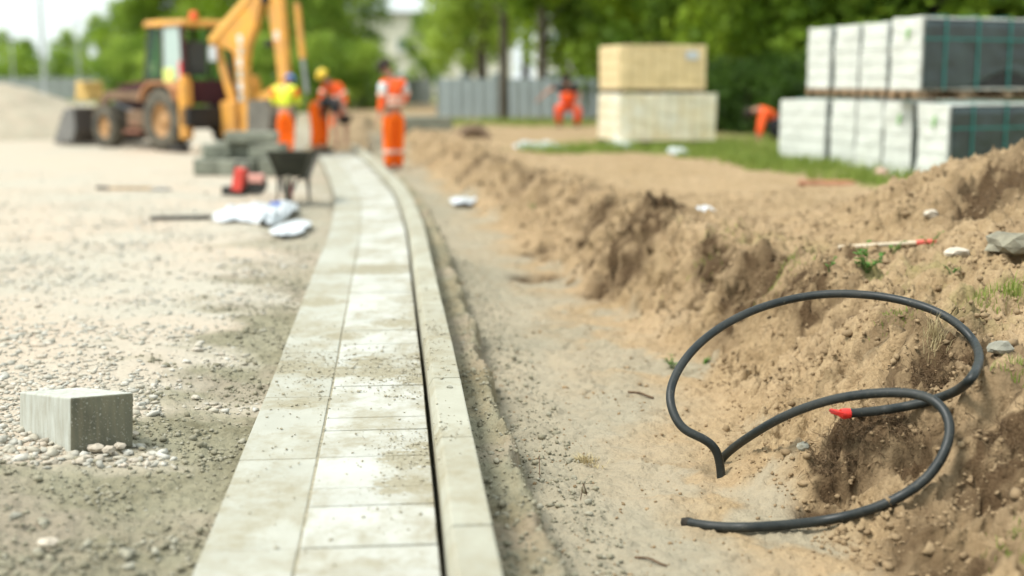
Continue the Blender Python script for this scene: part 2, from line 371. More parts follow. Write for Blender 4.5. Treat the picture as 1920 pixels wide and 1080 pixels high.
# far plain tone is grass on both sides beyond the site, handled by the green mask
# ------------------------------------------------------------------ concrete strip
def concrete_mat(name, c1, c2, stain, wet=.0):
    KSC[0] = .87
    m = bpy.data.materials.new(name); m.use_nodes = True; L = m.node_tree.links; b = m.node_tree.nodes['Principled BSDF']
    b.inputs['Roughness'].default_value = .85; b.inputs['Specular IOR Level'].default_value = .25
    pos = nd(m, 'ShaderNodeNewGeometry').outputs['Position']; oi = nd(m, 'ShaderNodeObjectInfo').outputs['Random']
    n1 = noise(m, 3.5, 6, pos); n2 = noise(m, 45, 4, pos); n3 = noise(m, 300, 3, pos)
    c = mixc(m, n1, c1, c2); c = mixc(m, mulf(m, n2, .25), c, tuple(v*.8 for v in c1))
    c = mixc(m, mulf(m, oi, .35), c, tuple(v*.82 for v in c2))
    # dried mud smeared on it: patches with ragged outlines
    mp = nd(m, 'ShaderNodeMapping'); mp.inputs['Scale'].default_value = (1.6, 1., 1.); L.new(pos, mp.inputs['Vector'])
    s1 = noise(m, 1.5, 8, mp.outputs[0], .72, .50-stain, .60-stain*.5)
    s2 = noise(m, 9, 6, pos, .7, .38, .60)
    ml = nd(m, 'ShaderNodeMath', operation='MULTIPLY'); L.new(s1, ml.inputs[0]); L.new(s2, ml.inputs[1])
    c = mixc(m, mulf(m, ml.outputs[0], .85), c, (.30, .265, .175))
    c = mixc(m, mulf(m, s1, .45), c, (.36, .335, .245))
    tot = None
    for (px, py, rad) in MUDP:          # spilled, dried mud on the strip
        d = nd(m, 'ShaderNodeVectorMath', operation='DISTANCE'); L.new(pos, d.inputs[0]); q = on(px, py, .02); d.inputs[1].default_value = q
        rr_ = nd(m, 'ShaderNodeMapRange'); rr_.inputs[1].default_value = rad; rr_.inputs[2].default_value = rad*.2; L.new(d.outputs['Value'], rr_.inputs[0])
        if tot is None: tot = rr_.outputs[0]
        else: a_ = nd(m, 'ShaderNodeMath', operation='MAXIMUM'); L.new(tot, a_.inputs[0]); L.new(rr_.outputs[0], a_.inputs[1]); tot = a_.outputs[0]
    s4 = noise(m, 16, 8, pos, .75, .36, .56); a_ = nd(m, 'ShaderNodeMath', operation='MULTIPLY'); L.new(tot, a_.inputs[0]); L.new(s4, a_.inputs[1])
    s5 = nd(m, 'ShaderNodeMapRange'); s5.inputs[1].default_value = .12; s5.inputs[2].default_value = .4; L.new(a_.outputs[0], s5.inputs[0])
    c = mixc(m, mulf(m, s5.outputs[0], .9), c, mixc(m, n2, (.36, .325, .225), (.27, .24, .155)))
    L.new(c, b.inputs['Base Color'])
    h = nd(m, 'ShaderNodeMath', operation='ADD'); L.new(n2, h.inputs[0]); L.new(n3, h.inputs[1])
    bp = nd(m, 'ShaderNodeBump'); bp.inputs['Strength'].default_value = .35; bp.inputs['Distance'].default_value = .003
    L.new(h.outputs[0], bp.inputs['Height']); L.new(bp.outputs[0], b.inputs['Normal'])
    KSC[0] = 1.
    return m
MUDP = [(545, 680, .22), (620, 690, .2), (720, 690, .22), (790, 705, .16), (690, 670, .16), (820, 660, .2), (825, 715, .1), (775, 850, .2), (755, 900, .16), (800, 830, .12), (740, 600, .2), (640, 625, .15), (845, 930, .12), (560, 750, .12), (700, 500, .4), (600, 560, .25)]
M_slab = concrete_mat('slab_concrete', (.49, .485, .41), (.42, .415, .345), .055)
M_pave = concrete_mat('pale_paving', (.565, .565, .505), (.49, .49, .43), .05)
M_kerb = concrete_mat('kerb_concrete', (.47, .46, .37), (.40, .385, .30), .06)
# arc-length walk along the strip
def frame_at(y):
    x = float(Lc(y)); dx = float(Lc(y+.05)-Lc(y-.05))/.1; a = math.atan(-dx); return x, a
def walk(y0, y1, step):
    y = y0; out = []
    while y < y1:
        x, a = frame_at(y); out.append((x, y, a)); y += step*math.cos(a)
    return out
def stone_mesh(kind):
    mb = MB()
    if kind == 'slab': mb.box((.15, .4965, -.06), (.296, .993, .12))
    elif kind == 'pave': mb.box((.5225, .097, -.04), (.430, .1945, .08))
    else:
        mb.prism([(.758, -.2), (.758, .066), (.778, .103), (.903, .103), (.903, -.2)], 0, .993, 'xz')
    return mb
protos = {'slab': stone_mesh('slab').build('gutter_slab', M_slab, bevel=.004), 'pave': stone_mesh('pave').build('paving_slab', M_pave, bevel=.0035), 'kerb': stone_mesh('kerb').build('kerb_stone', M_kerb, bevel=.007)}
tag(protos['slab'], 'long flat concrete slab in the left row of the gutter strip', 'gutter slab', 'flat concrete slabs edging the gutter')
tag(protos['pave'], 'pale rectangular paving slab laid crosswise between the flat slabs and the kerb', 'paving slab', 'pale paving slabs laid in courses along the kerb')
tag(protos['kerb'], 'raised concrete kerb stone with a chamfered edge set in the long kerb line', 'kerb stone', 'kerb stones in the kerb line')
for o in protos.values(): o['kind'] = 'thing'
rr = random.Random(3)
first = {k: True for k in protos}
for kind, step, y0, y1 in (('slab', 1., 2.9, 26.5), ('pave', .2, 2.9, 26.3), ('kerb', 1.004, 2.78, 30)):
    for (x, y, a) in walk(y0, y1, step):
        o = protos[kind]
        if not first[kind]: o = o.copy(); COL.objects.link(o)
        first[kind] = False
        o.location = (x+(rr.uniform(-.0015, .0015)), y, rr.uniform(-.0025, .0025)); o.rotation_euler = (rr.uniform(-.001, .001), rr.uniform(-.004, .004)*(kind == 'pave'), a)

yy_ = np.arange(2.6, 26.6, .25); xx_ = Lc(yy_); jv = []; jf = []
for i, (x, y) in enumerate(zip(xx_, yy_)):
    jv += [(x+.01, y, -.15), (x+.01, y, -.0055), (x+.742, y, -.0055), (x+.742, y, -.15)]
    if i: a_ = 4*i; jf += [(a_-4+k, a_+k, a_+k+1, a_-4+k+1) for k in range(3)]
tag(link('joint_sand', np_mesh('joint_sand', jv, jf), None, [mat('joint_sand', (.33, .30, .21), .95, noise=.5, nscale=30)]), kind='structure')
# ------------------------------------------------------------------ scattered stones and crumbs
_ico = {}
def ico(sub):
    if sub not in _ico:
        bm = bmesh.new(); bmesh.ops.create_icosphere(bm, subdivisions=sub, radius=1); bm.verts.index_update()
        _ico[sub] = (np.array([v.co[:] for v in bm.verts]), np.array([[v.index for v in f.verts] for f in bm.faces])); bm.free()
    return _ico[sub]
def scatter(name, P, r, matl, sub=1, flat=.6, jit=.25, sink=.3, elong=1.5):
    n = len(P); V0, F0 = ico(sub); k = len(V0)
    a = rng.uniform(0, 2*PI, n); ca, sa = np.cos(a), np.sin(a)
    sc = np.stack([r*rng.uniform(.8, elong, n), r*rng.uniform(.7, 1.1, n), r*rng.uniform(flat*.7, flat*1.3, n)], -1)
    v = V0[None]*(1+rng.uniform(-jit, jit, (n, k, 1)))*sc[:, None, :]
    # tilt
    t = rng.uniform(-.5, .5, n)[:, None]; y = v[..., 1]*np.cos(t)-v[..., 2]*np.sin(t); z = v[..., 1]*np.sin(t)+v[..., 2]*np.cos(t)
    x = v[..., 0]; X = x*ca[:, None]-y*sa[:, None]; Y = x*sa[:, None]+y*ca[:, None]
    W = np.stack([X+P[:, 0, None], Y+P[:, 1, None], z+P[:, 2, None]+(r*flat*(1-sink))[:, None]], -1).reshape(-1, 3)
    F = (F0[None]+(np.arange(n)*k)[:, None, None]).reshape(-1, 3)
    me = np_mesh(name, W, F, False)
    at_ = me.attributes.new('tone', 'FLOAT', 'POINT'); at_.data.foreach_set('value', np.repeat(rng.random(n), k).astype(np.float32))
    return link(name, me, None, [matl])
def tone_mat(name, cols, rough=.9):
    m = bpy.data.materials.new(name); m.use_nodes = True; L = m.node_tree.links; b = m.node_tree.nodes['Principled BSDF']
    b.inputs['Roughness'].default_value = rough; b.inputs['Specular IOR Level'].default_value = .2
    cols = [tuple(q*.83 for q in c) for c in cols]
    a = nd(m, 'ShaderNodeAttribute', attribute_name='tone'); r = nd(m, 'ShaderNodeValToRGB'); L.new(a.outputs['Fac'], r.inputs[0])
    e = r.color_ramp.elements; e[0].color = (*cols[0], 1); e[1].color = (*cols[-1], 1)
    for i, c in enumerate(cols[1:-1]): q = e.new((i+1)/(len(cols)-1)); q.color = (*c, 1)
    pos = nd(m, 'ShaderNodeNewGeometry').outputs['Position']; n = noise(m, 60, 5, pos)
    L.new(mixc(m, mulf(m, n, .35), r.outputs[0], tuple(v*.6 for v in cols[0])), b.inputs['Base Color'])
    bp = nd(m, 'ShaderNodeBump'); bp.inputs['Strength'].default_value = .4; bp.inputs['Distance'].default_value = .003
    L.new(n, bp.inputs['Height']); L.new(bp.outputs[0], b.inputs['Normal'])
    return m
M_grav = tone_mat('gravel_stone', [(.47, .43, .34), (.56, .52, .42), (.58, .50, .40), (.66, .64, .56), (.42, .405, .345), (.55, .52, .43)])
M_clod = tone_mat('sandy_clod', [(.35, .25, .14), (.29, .205, .115), (.39, .28, .16), (.22, .15, .08)])
M_mud = tone_mat('grey_mud_crumb', [(.31, .285, .20), (.38, .35, .25), (.24, .22, .15), (.46, .435, .34)])
def pts_in(n, x0, x1, y0, y1, bias=1.):
    X = rng.uniform(x0, x1, n); Y = y0+(y1-y0)*rng.random(n)**bias; return X, Y
# gravel
X, Y = pts_in(130000, -9, -1.0, 3.9, 22, 1.6)
keep = (np.abs(X) < Y*.42+.5) & (X < Lc(Y)-.03) & (rng.random(len(X)) > dirt_mask(X, Y)*1.25-.03)
patch = fbm(X*.9+4, Y*.9, 3)
keep &= (rng.random(len(X)) < .14+.42*ss(-.2, .35, patch)+1.5*np.exp(-((X+1.85)**2+((Y-5.25)*.8)**2)/.55)) & (rng.random(len(X)) < .95*ss(22, 9, Y)+.05)
X, Y = X[keep], Y[keep]; near = Y < 7
rad = rng.lognormal(math.log(.0072), .50, len(X))*(1+.5*np.exp(-((X+1.75)**2+(Y-5.1)**2)/.4)); rad = np.minimum(rad, .024)
P = np.stack([X, Y, hgt(X, Y)], -1)
tag(scatter('gravel', P[near], rad[near], M_grav, 1, .62, .42, .5, 1.9), 'pale crushed gravel spread over the ground by the block', None, None, 'stuff')
tag(scatter('gravel', P[~near], rad[~near]*1.25, M_grav, 0, .55, .35, .6, 1.9), 'pale crushed gravel covering the wide yard', None, None, 'stuff')
# mud crumbs left of strip and on haunch
X, Y = pts_in(70000, -3.2, .4, 3.4, 12, 1.7)
d = Lc(Y)-X; s = X-Lc(Y)-SW
keep = ((d > .01) & (rng.random(len(X)) < dirt_mask(X, Y)*(.25+.9*ss(-.1, .4, fbm(X*2.2, Y*2.2, 3))))) | ((s > .01) & (s < haunch(Y)+.35) & (rng.random(len(X)) < .45))
X, Y = X[keep], Y[keep]; P = np.stack([X, Y, hgt(X, Y)], -1)
r_ = np.minimum(rng.lognormal(math.log(.0042), .6, len(X)), .018)
tag(scatter('mud', P, r_, M_mud, 1, .75, .3, .3), 'crumbly grey mud beside the concrete strip', None, None, 'stuff')
# crumbs on the strip
cp = []
for (px, py, sx, sy, n) in [(545, 672, 40, 22, 500), (620, 690, 60, 26, 400), (770, 700, 45, 26, 900), (700, 680, 70, 16, 300), (820, 715, 18, 14, 120), (820, 660, 22, 16, 260), (770, 840, 45, 26, 420), (740, 905, 40, 40, 160), (740, 600, 60, 12, 120),
                            (560, 745, 40, 20, 120), (600, 640, 30, 20, 100), (835, 850, 20, 12, 60), (770, 560, 25, 10, 60), (605, 700, 6, 60, 120), (700, 500, 90, 14, 100), (520, 880, 50, 60, 70), (650, 1000, 130, 40, 50)]:
    for _ in range(n):
        p = on(rr.gauss(px, sx), rr.gauss(py, sy), 0.003)
        dd = p.x-float(Lc(p.y))
        if dd < .01 or dd > .9: continue
        if .735 < dd < .76: continue
        cp.append((p.x, p.y, .002 if dd < .74 else (.104 if dd > .78 else .08)))
M_dry2 = tone_mat('dry_dirt_crumb', [(.42, .385, .28), (.50, .46, .36), (.34, .305, .21), (.46, .42, .31)])
P = np.array(cp); P = P[rng.random(len(P)) < .75]; r_ = np.minimum(rng.lognormal(math.log(.0029), .5, len(P)), .010)
tag(scatter('dirt', P, r_, M_dry2, 1, .5, .3, .35), 'dry crumbs of dirt spilled on the slabs and kerb', None, None, 'stuff')
# clods on the bank and the trench floor
X, Y = pts_in(90000, -1.2, 4.2, 3.4, 14, 1.7)
B = Foot(Y); T = Top(Y); s = X-Lc(Y)-SW; cl = fbm(X*2.1, Y*2.1, 3)
pr = np.where(X > B-.08, .28+.7*ss(-.1, .5, cl), .07+.16*ss(.1, .5, cl))
keep = (s > haunch(Y)+.06) & (rng.random(len(X)) < pr) & (X < Y*.45)
X, Y, B = X[keep], Y[keep], B[keep]; P = np.stack([X, Y, hgt(X, Y)], -1)
r_ = rng.lognormal(math.log(.0052), .55, len(X))*np.where(X > B, 1.1, .65); r_ = np.minimum(r_, .026)
tag(scatter('dirt', P, r_, M_clod, 1, .75, .38, .55), 'sandy clods and crumbs over the bank and trench', None, None, 'stuff')

X, Y = pts_in(9000, -3.6, 4.4, 4.0, 26, 1.2)
B = Foot(Y); T = Top(Y); tq = (X-B)/np.maximum(T-B, .2); kq = fbm(X*1.5+3, Y*1.5, 3)
keep = (tq > -.1) & (tq < 3) & (X < Y*.44) & (rng.random(len(X)) < (.05+.28*ss(.0, .5, kq))*(1-.6*ss(1.4, 2.2, tq)))
X, Y = X[keep], Y[keep]; P = np.stack([X, Y, hgt(X, Y)], -1)
r_ = np.minimum(rng.lognormal(math.log(.013), .45, len(X))*(1+.11*np.clip(Y-6, 0, 12)), .10)
tag(scatter('dirt', P, r_, M_clod, 1, .75, .3, .8, 1.7), 'large broken clods lying over the sandy bank', None, None, 'stuff')
# ------------------------------------------------------------------ the black cable
def catmull(P, n=10):
    P = [Vector(p) for p in P]; P = [2*P[0]-P[1]]+P+[2*P[-1]-P[-2]]; out = []
    for i in range(1, len(P)-2):
        a, b, c, d = P[i-1:i+3]
        for k in range(n):
            t = k/n; out.append(.5*((2*b)+(c-a)*t+(2*a-5*b+4*c-d)*t*t+(3*b-a-3*c+d)*t**3))
    out.append(P[-2]); return out
def cable_mat():
    m = bpy.data.materials.new('cable_black_plastic'); m.use_nodes = True; L = m.node_tree.links; b = m.node_tree.nodes['Principled BSDF']
    b.inputs['Roughness'].default_value = .42; b.inputs['Specular IOR Level'].default_value = .38
    pos = nd(m, 'ShaderNodeNewGeometry').outputs['Position']
    n1 = noise(m, 6, 6, pos, .7, .45, .7); n2 = noise(m, 60, 6, pos, .8, .58, .74)
    c = mixc(m, mulf(m, n1, .55), (.010, .014, .0135), (.05, .052, .044)); c = mixc(m, mulf(m, n2, .55), c, (.20, .18, .13))
    L.new(c, b.inputs['Base Color'])
    r = nd(m, 'ShaderNodeMapRange'); r.inputs[3].default_value = .44; r.inputs[4].default_value = .75; L.new(n1, r.inputs[0]); L.new(r.outputs[0], b.inputs['Roughness'])
    return m
M_cable = cable_mat()
def cpath(pts):
    out = []
    for (px, py, Y, rest) in pts:
        h = hit(px, py)
        if rest: out.append(h+Vector((0, -.012, .012)))
        else: out.append(at(px, py, min(Y, h.y-.035)))
    return out
A = cpath([(1352, 905, 5.45, 0), (1350, 880, 5.43, 0), (1344, 845, 5.42, 0), (1318, 822, 5.42, 0), (1280, 804, 5.44, 0), (1259, 765, 5.5, 0), (1258, 725, 5.58, 0), (1283, 675, 5.7, 0), (1333, 625, 5.85, 0), (1410, 582, 6.0, 0), (1500, 557, 6.05, 0), (1585, 550, 6.0, 0),
           (1680, 560, 5.9, 0), (1760, 585, 5.75, 0), (1812, 622, 5.62, 0), (1838, 665, 5.48, 0), (1822, 710, 5.38, 0), (1780, 740, 5.3, 0), (1710, 760, 5.24, 0), (1640, 771, 5.22, 0), (1578, 776, 5.2, 0)])
B = cpath([(1340, 872, 5.6, 0), (1360, 848, 5.56, 0), (1410, 815, 5.45, 0), (1475, 778, 5.3, 0), (1555, 750, 5.15, 0), (1640, 737, 5.02, 0), (1715, 738, 4.92, 0), (1762, 758, 4.84, 0), (1782, 800, 4.76, 0), (1770, 850, 4.7, 0), (1735, 900, 4.68, 0), (1670, 941, 4.7, 0), (1590, 968, 4.75, 0),
           (1500, 982, 4.8, 0), (1400, 989, 4.86, 0), (1335, 987, 4.9, 0), (1290, 980, 4.93, 0)])
CB = .019
A[0] = hit(1352, 893)+Vector((0, 0, -.09)); A[1] = hit(1352, 893)+Vector((0, -.002, .004)); B[0] = hit(1338, 872)+Vector((0, 0, -.06)); B[1] = hit(1350, 866)+Vector((.01, 0, .02))
def soft(P, n=3):
    P = list(P)
    for _ in range(n):
        P = [P[0]]+[P[i-1]*.25+P[i]*.5+P[i+1]*.25 for i in range(1, len(P)-1)]+[P[-1]]
    return P
def clear(P, skip=0):
    o = Vector((0, 0, CAMH)); T = []
    for i, p in enumerate(P):
        d = p-o; t = np.arange(.55, 1.3, .0025); h = hgt(d.x*t, d.y*t); g = h > CAMH+d.z*t; th = t[int(np.argmax(g))] if g.any() else 2.
        T.append(1. if i < skip else min(1., th-.030/5))
    T = np.array(T); T2 = T.copy()
    for k in range(-5, 6): T2 = np.minimum(T2, np.roll(np.pad(T, 6, mode='edge'), k)[6:-6])
    ker = np.hanning(9); ker /= ker.sum(); T2 = np.convolve(np.pad(T2, 4, mode='edge'), ker, 'valid')
    if skip: T2[:skip] = 1.+(T2[skip]-1)*np.linspace(0, 1, skip)
    return [o+(p-o)*float(t) for p, t in zip(P, T2)]
A2 = clear(soft(catmull(A, 8), 12), 16); B2 = clear(soft(catmull(B, 8), 12), 8)
cr_ = empty('cable', hit(1352, 893)); tag(cr_, 'thick black cable looping out of the sandy trench with a red tape cap', 'cable')
inv = -cr_.location
def shift(P): return [p+inv for p in P]
MB().tube(shift(A2), CB, 20).build('cable_loop', M_cable, cr_)
MB().tube(shift(B2), CB, 20).build('cable_loop', M_cable, cr_)
M_red = mat('red_tape', (.75, .03, .02), .35, noise=.25, nscale=60, spec=.5)
e = A2[-1]+inv; dv = (A2[-1]-A2[-6]).normalized()
mb = MB(); q = dv.to_track_quat('Z', 'Y').to_matrix().to_4x4(); T = Matrix.Translation(e) @ q
mb.tube([e-dv*.035, e-dv*.01, e+dv*.004], [CB+.002, CB+.0035, CB+.001], 18)
mb.add([(-.02, .012, 0), (.02, .012, 0), (.02, -.012, 0), (-.02, -.012, 0), (-.006, .026, .045), (.006, .022, .06), (.012, .008, .05), (-.004, .006, .045)], [(0, 1, 5, 4), (1, 2, 6, 5), (2, 3, 7, 6), (3, 0, 4, 7), (4, 5, 6, 7)], T)
mb.build('red_cap', M_red, cr_, bevel=.002)
e = B2[-1]+inv; dv = (B2[-1]-B2[-5]).normalized()
MB().tube([e-dv*.01, e+dv*.006, e+dv*.016], [CB+.001, CB+.003, CB*.6], 12).ball(e+dv*.012, .02, jit=.35, seed=4).build('frayed_end', mat('cable_end', (.03, .026, .02), .9, bump=.8), cr_)

# ------------------------------------------------------------------ concrete block in the gravel
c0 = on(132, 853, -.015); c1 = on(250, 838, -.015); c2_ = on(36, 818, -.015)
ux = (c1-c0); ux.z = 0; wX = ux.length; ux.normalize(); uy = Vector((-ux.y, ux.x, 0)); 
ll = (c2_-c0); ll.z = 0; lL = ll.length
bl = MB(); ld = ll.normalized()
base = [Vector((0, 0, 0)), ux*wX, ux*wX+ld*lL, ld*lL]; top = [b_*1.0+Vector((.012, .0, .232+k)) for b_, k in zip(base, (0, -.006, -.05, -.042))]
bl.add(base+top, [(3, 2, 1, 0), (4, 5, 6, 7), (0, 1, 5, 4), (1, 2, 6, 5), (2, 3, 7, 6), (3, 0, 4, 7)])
def block_mat(ca, cb):
    m = bpy.data.materials.new('cut_concrete'); m.use_nodes = True; L = m.node_tree.links; b = m.node_tree.nodes['Principled BSDF']
    b.inputs['Roughness'].default_value = .8
    g = nd(m, 'ShaderNodeNewGeometry'); pos = g.outputs['Position']
    n1 = noise(m, 5, 6, pos); n2 = noise(m, 120, 3, pos, .5, .62, .68); mp = nd(m, 'ShaderNodeMapping'); mp.inputs['Scale'].default_value = (14, 14, 2.); L.new(pos, mp.inputs['Vector'])
    n3 = noise(m, 3, 5, mp.outputs[0], .6, .4, .62)
    c = mixc(m, n1, ca, cb); c = mixc(m, mulf(m, n3, .4), c, (.22, .19, .12)); c = mixc(m, mulf(m, n2, .5), c, (.50, .49, .42))
    L.new(c, b.inputs['Base Color'])
    bp = nd(m, 'ShaderNodeBump'); bp.inputs['Strength'].default_value = .5; bp.inputs['Distance'].default_value = .004; L.new(n2, bp.inputs['Height']); L.new(bp.outputs[0], b.inputs['Normal'])
    return m
blk = bl.build('concrete_block', block_mat((.47, .485, .43), (.39, .40, .35)), bevel=.007, loc=c0); blk.data.materials.append(block_mat((.145, .14, .095), (.09, .088, .06))); blk.data.polygons[2].material_index = 1  # darker right face: its shade put into the colour, with brown staining
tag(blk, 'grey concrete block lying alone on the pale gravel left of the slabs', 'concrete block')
bx, by = c0.x, c0.y

# ------------------------------------------------------------------ small vegetation, roots
def leaf_mat(name, a, b_, trans=.35):
    m = bpy.data.materials.new(name); m.use_nodes = True; N = m.node_tree.nodes; L = m.node_tree.links; b = N['Principled BSDF']
    b.inputs['Roughness'].default_value = .6; b.inputs['Specular IOR Level'].default_value = .25
    at_ = nd(m, 'ShaderNodeAttribute', attribute_name='tone'); oi = nd(m, 'ShaderNodeObjectInfo')
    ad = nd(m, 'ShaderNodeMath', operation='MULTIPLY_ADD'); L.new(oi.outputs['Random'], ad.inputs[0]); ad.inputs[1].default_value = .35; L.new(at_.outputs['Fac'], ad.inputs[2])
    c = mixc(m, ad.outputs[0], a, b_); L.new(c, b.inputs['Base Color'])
    t = N.new('ShaderNodeBsdfTranslucent'); L.new(c, t.inputs['Color']); x = N.new('ShaderNodeMixShader'); x.inputs[0].default_value = trans
    L.new(b.outputs[0], x.inputs[1]); L.new(t.outputs[0], x.inputs[2]); L.new(x.outputs[0], N['Material Output'].inputs['Surface'])
    return m
M_grass = leaf_mat('grass_blade', (.13, .20, .03), (.30, .36, .08)); M_weed = leaf_mat('weed_leaf', (.07, .17, .03), (.16, .30, .06))
M_dry = leaf_mat('dry_straw', (.36, .28, .14), (.5, .42, .24), .2); M_root = mat('root_fibre', (.075, .045, .022), .9, col2=(.18, .12, .065), nscale=30)
def blades(name, X, Y, h, wd, m, lean=.5, parent=None, org=(0, 0, 0)):
    n = len(X); Z = hgt(X, Y); a = rng.uniform(0, 2*PI, n); ln = rng.uniform(0, lean, n)*h
    dx, dy = np.cos(a), np.sin(a); b_ = rng.uniform(0, 2*PI, n); px, py = np.cos(b_)*wd/2, np.sin(b_)*wd/2
    o = np.array(org)
    P0 = np.stack([X-px, Y-py, Z-.005], -1)-o; P1 = np.stack([X+px, Y+py, Z-.005], -1)-o
    M0 = np.stack([X-px*.8+dx*ln*.35, Y-py*.8+dy*ln*.35, Z+h*.6], -1)-o; M1 = np.stack([X+px*.8+dx*ln*.35, Y+py*.8+dy*ln*.35, Z+h*.6], -1)-o
    T0 = np.stack([X+dx*ln, Y+dy*ln, Z+h], -1)-o
    V = np.stack([P0, P1, M1, M0, T0], 1).reshape(-1, 3); k = np.arange(n)[:, None]*5
    F = np.concatenate([k+np.array([[0, 1, 2, 3]]), k+np.array([[3, 2, 4, 4]])])
    F1 = k+np.array([[0, 1, 2]]); F2 = k+np.array([[0, 2, 3]]); F3 = k+np.array([[3, 2, 4]])
    me = np_mesh(name, V, np.concatenate([F1, F2, F3])); at_ = me.attributes.new('tone', 'FLOAT', 'POINT'); at_.data.foreach_set('value', np.repeat(rng.random(n)*.7, 5).astype(np.float32))
    return link(name, me, parent, [m])
# grass round the packs
def ellp(n, x, y, a, b_): 
    t = rng.uniform(0, 2*PI, n); r = np.sqrt(rng.random(n)); return x+a*r*np.cos(t), y+b_*r*np.sin(t)
XX, YY = [], []
for (n, x, y, a, b_) in [(0, 4.1, 16.2, 1.5, 2.1), (5000, 2.3, 22.4, 2.2, 1.1), (3500, .2, 38, 3.2, 3.5), (5000, 5.2, 22, 2.0, 5)]:
    x_, y_ = ellp(n, x, y, a, b_); XX.append(x_); YY.append(y_)
yq = rng.uniform(14, 21, 9000); xq = 3.75+(19-yq)*.233+rng.uniform(-.8, 1.0, 9000)+.25*fbm(yq*1.5, yq*0+2, 3); XX.append(xq); YY.append(yq)
XX = np.concatenate(XX); YY = np.concatenate(YY); kp = (fbm(XX*1.4, YY*1.4, 3)+.3*rng.standard_normal(len(XX)) > -.05) & (XX > Lc(YY)+2.2); XX, YY = XX[kp], YY[kp]
g = blades('grass', XX, YY, rng.uniform(.05, .16, len(XX)), .02, M_grass); tag(g, 'green grass growing round the wrapped packs', None, None, 'stuff')
def tuft(px, py, n, rad, h, m, label, name='grass_tuft', w=.004, lean=.8, cat='grass tuft'):
    p = hit(px, py); x_, y_ = p.x+rng.normal(0, rad, n), p.y+rng.normal(0, rad, n)
    r = empty(name, p); tag(r, label, cat)
    blades('leaf_blades', x_, y_, rng.uniform(.4, 1, n)*h, w, m, lean, r, tuple(p))['kind'] = 'stuff'
tuft(1845, 560, 160, .06, .07, M_grass, 'low green grass tuft on the bank right of the cable top')
tuft(1900, 550, 110, .035, .10, M_grass, 'taller grass sprout at the right edge above the cable')
tuft(1755, 640, 120, .022, .09, M_dry, 'pale dry grass tuft above the dark root hollow inside the cable loop', 'dry_tuft', .003, 1.0, 'dry tuft')
tuft(1100, 865, 130, .035, .03, M_dry, 'flattened clump of dead grass lying on the trench floor', 'dry_tuft', .006, 2.5, 'dry tuft')
tuft(1470, 500, 200, .10, .05, M_grass, 'thin grass fringe hanging over the bank edge behind the cable')
tuft(1340, 470, 160, .12, .05, M_grass, 'sparse grass on the bank brow left of the weed')
tuft(1905, 700, 110, .04, .05, M_grass, 'small grass patch at the right edge level with the red cap')
tuft(1690, 600, 170, .05, .03, M_grass, 'mossy grass patch inside the top of the cable loop')
tuft(1905, 1050, 120, .05, .045, M_grass, 'yellowish grass clump in the bottom right corner')
def weed(px, py, n, size, label):
    p = hit(px, py); r = empty('weed', p); tag(r, label, 'weed'); st = MB(); vs = []; fs = []; tone = []
    for i in range(n):
        a = rr.uniform(0, 2*PI); ln = size*rr.uniform(.4, 1); tip = Vector((math.cos(a)*ln*.7, math.sin(a)*ln*.5, ln*rr.uniform(.5, 1)))
        st.tube([Vector((0, 0, -.02)), tip*.5+Vector((0, 0, .01)), tip], [.003, .0025, .0015], 5)
        for k in range(rr.randint(5, 8)):
            t = rr.uniform(.35, 1.05); b_ = tip*t; la = rr.uniform(0, 2*PI); le = size*rr.uniform(.16, .28); d = Vector((math.cos(la), math.sin(la), rr.uniform(-.1, .6))).normalized()
            sd_ = d.cross(Vector((0, 0, 1))).normalized()*le*.32; o = len(vs); up = Vector((0, 0, le*.12))
            vs += [b_, b_+d*le*.3+sd_+up, b_+d*le*.7+sd_*.8+up, b_+d*le, b_+d*le*.7-sd_*.8+up, b_+d*le*.3-sd_+up]; fs += [(o, o+1, o+2), (o, o+2, o+3), (o, o+3, o+4), (o, o+4, o+5)]; tone += [rr.random()*.7]*6
    st.build('stem', M_weed, r)
    me = np_mesh('leaves', [tuple(v) for v in vs], fs, True); at_ = me.attributes.new('tone', 'FLOAT', 'POINT'); at_.data.foreach_set('value', tone); link('leaves', me, r, [M_weed])
weed(1625, 512, 7, .17, 'bushy green weed rooted on the bank above the cable')
weed(1675, 478, 4, .12, 'small upright weed just right of the bushy weed')
weed(1555, 505, 3, .09, 'tiny pale weed left of the bushy weed on the bank brow')
weed(1262, 692, 6, .10, 'green weed growing at the foot of the bank left of the cable arch')
weed(1320, 690, 4, .08, 'little green sprout at the bank foot inside the cable arch')
weed(1745, 462, 3, .10, 'leafy sprig beside the red and white rod')
weed(1000, 395, 4, .16, 'dull green weed on the brown clod near the middle of the bank')
weed(1785, 520, 3, .08, 'sprig of leaves on the crumbly bank under the grey rock')
# root tangles
def roots(px, py, n, rad, ln, label, Yo=0.):
    p = hit(px, py); mb = MB()
    for i in range(n):
        x_, y_ = p.x+rr.gauss(0, rad), p.y+rr.gauss(0, rad*.8); z_ = hz1(x_, y_) if i % 3 == 0 else p.z+rr.uniform(-.5, .8)*rad
        z_ = min(z_, hz1(x_, y_)+.02) if i % 3 else z_
        q = Vector((x_, y_, z_))-p; d = Vector((rr.gauss(-.2, 1), rr.gauss(-.5, .7), rr.gauss(.1, .6))).normalized(); P = [q]; l = ln*rr.uniform(.3, 1)
        for k in range(5):
            d = (d+Vector((rr.gauss(0, .5), rr.gauss(0, .5), rr.gauss(-.12, .45)))).normalized(); P.append(P[-1]+d*l/5)
        t = rr.uniform(.0006, .0017); mb.tube(P, [t*1.3, t*1.2, t, t*.9, t*.7, t*.4], 4, cap=False)
    tag(mb.build('roots', M_root, loc=p), label, None, None, 'stuff')
roots(1765, 700, 420, .075, .13, 'dark tangle of roots in the hollow inside the right end of the cable arch')
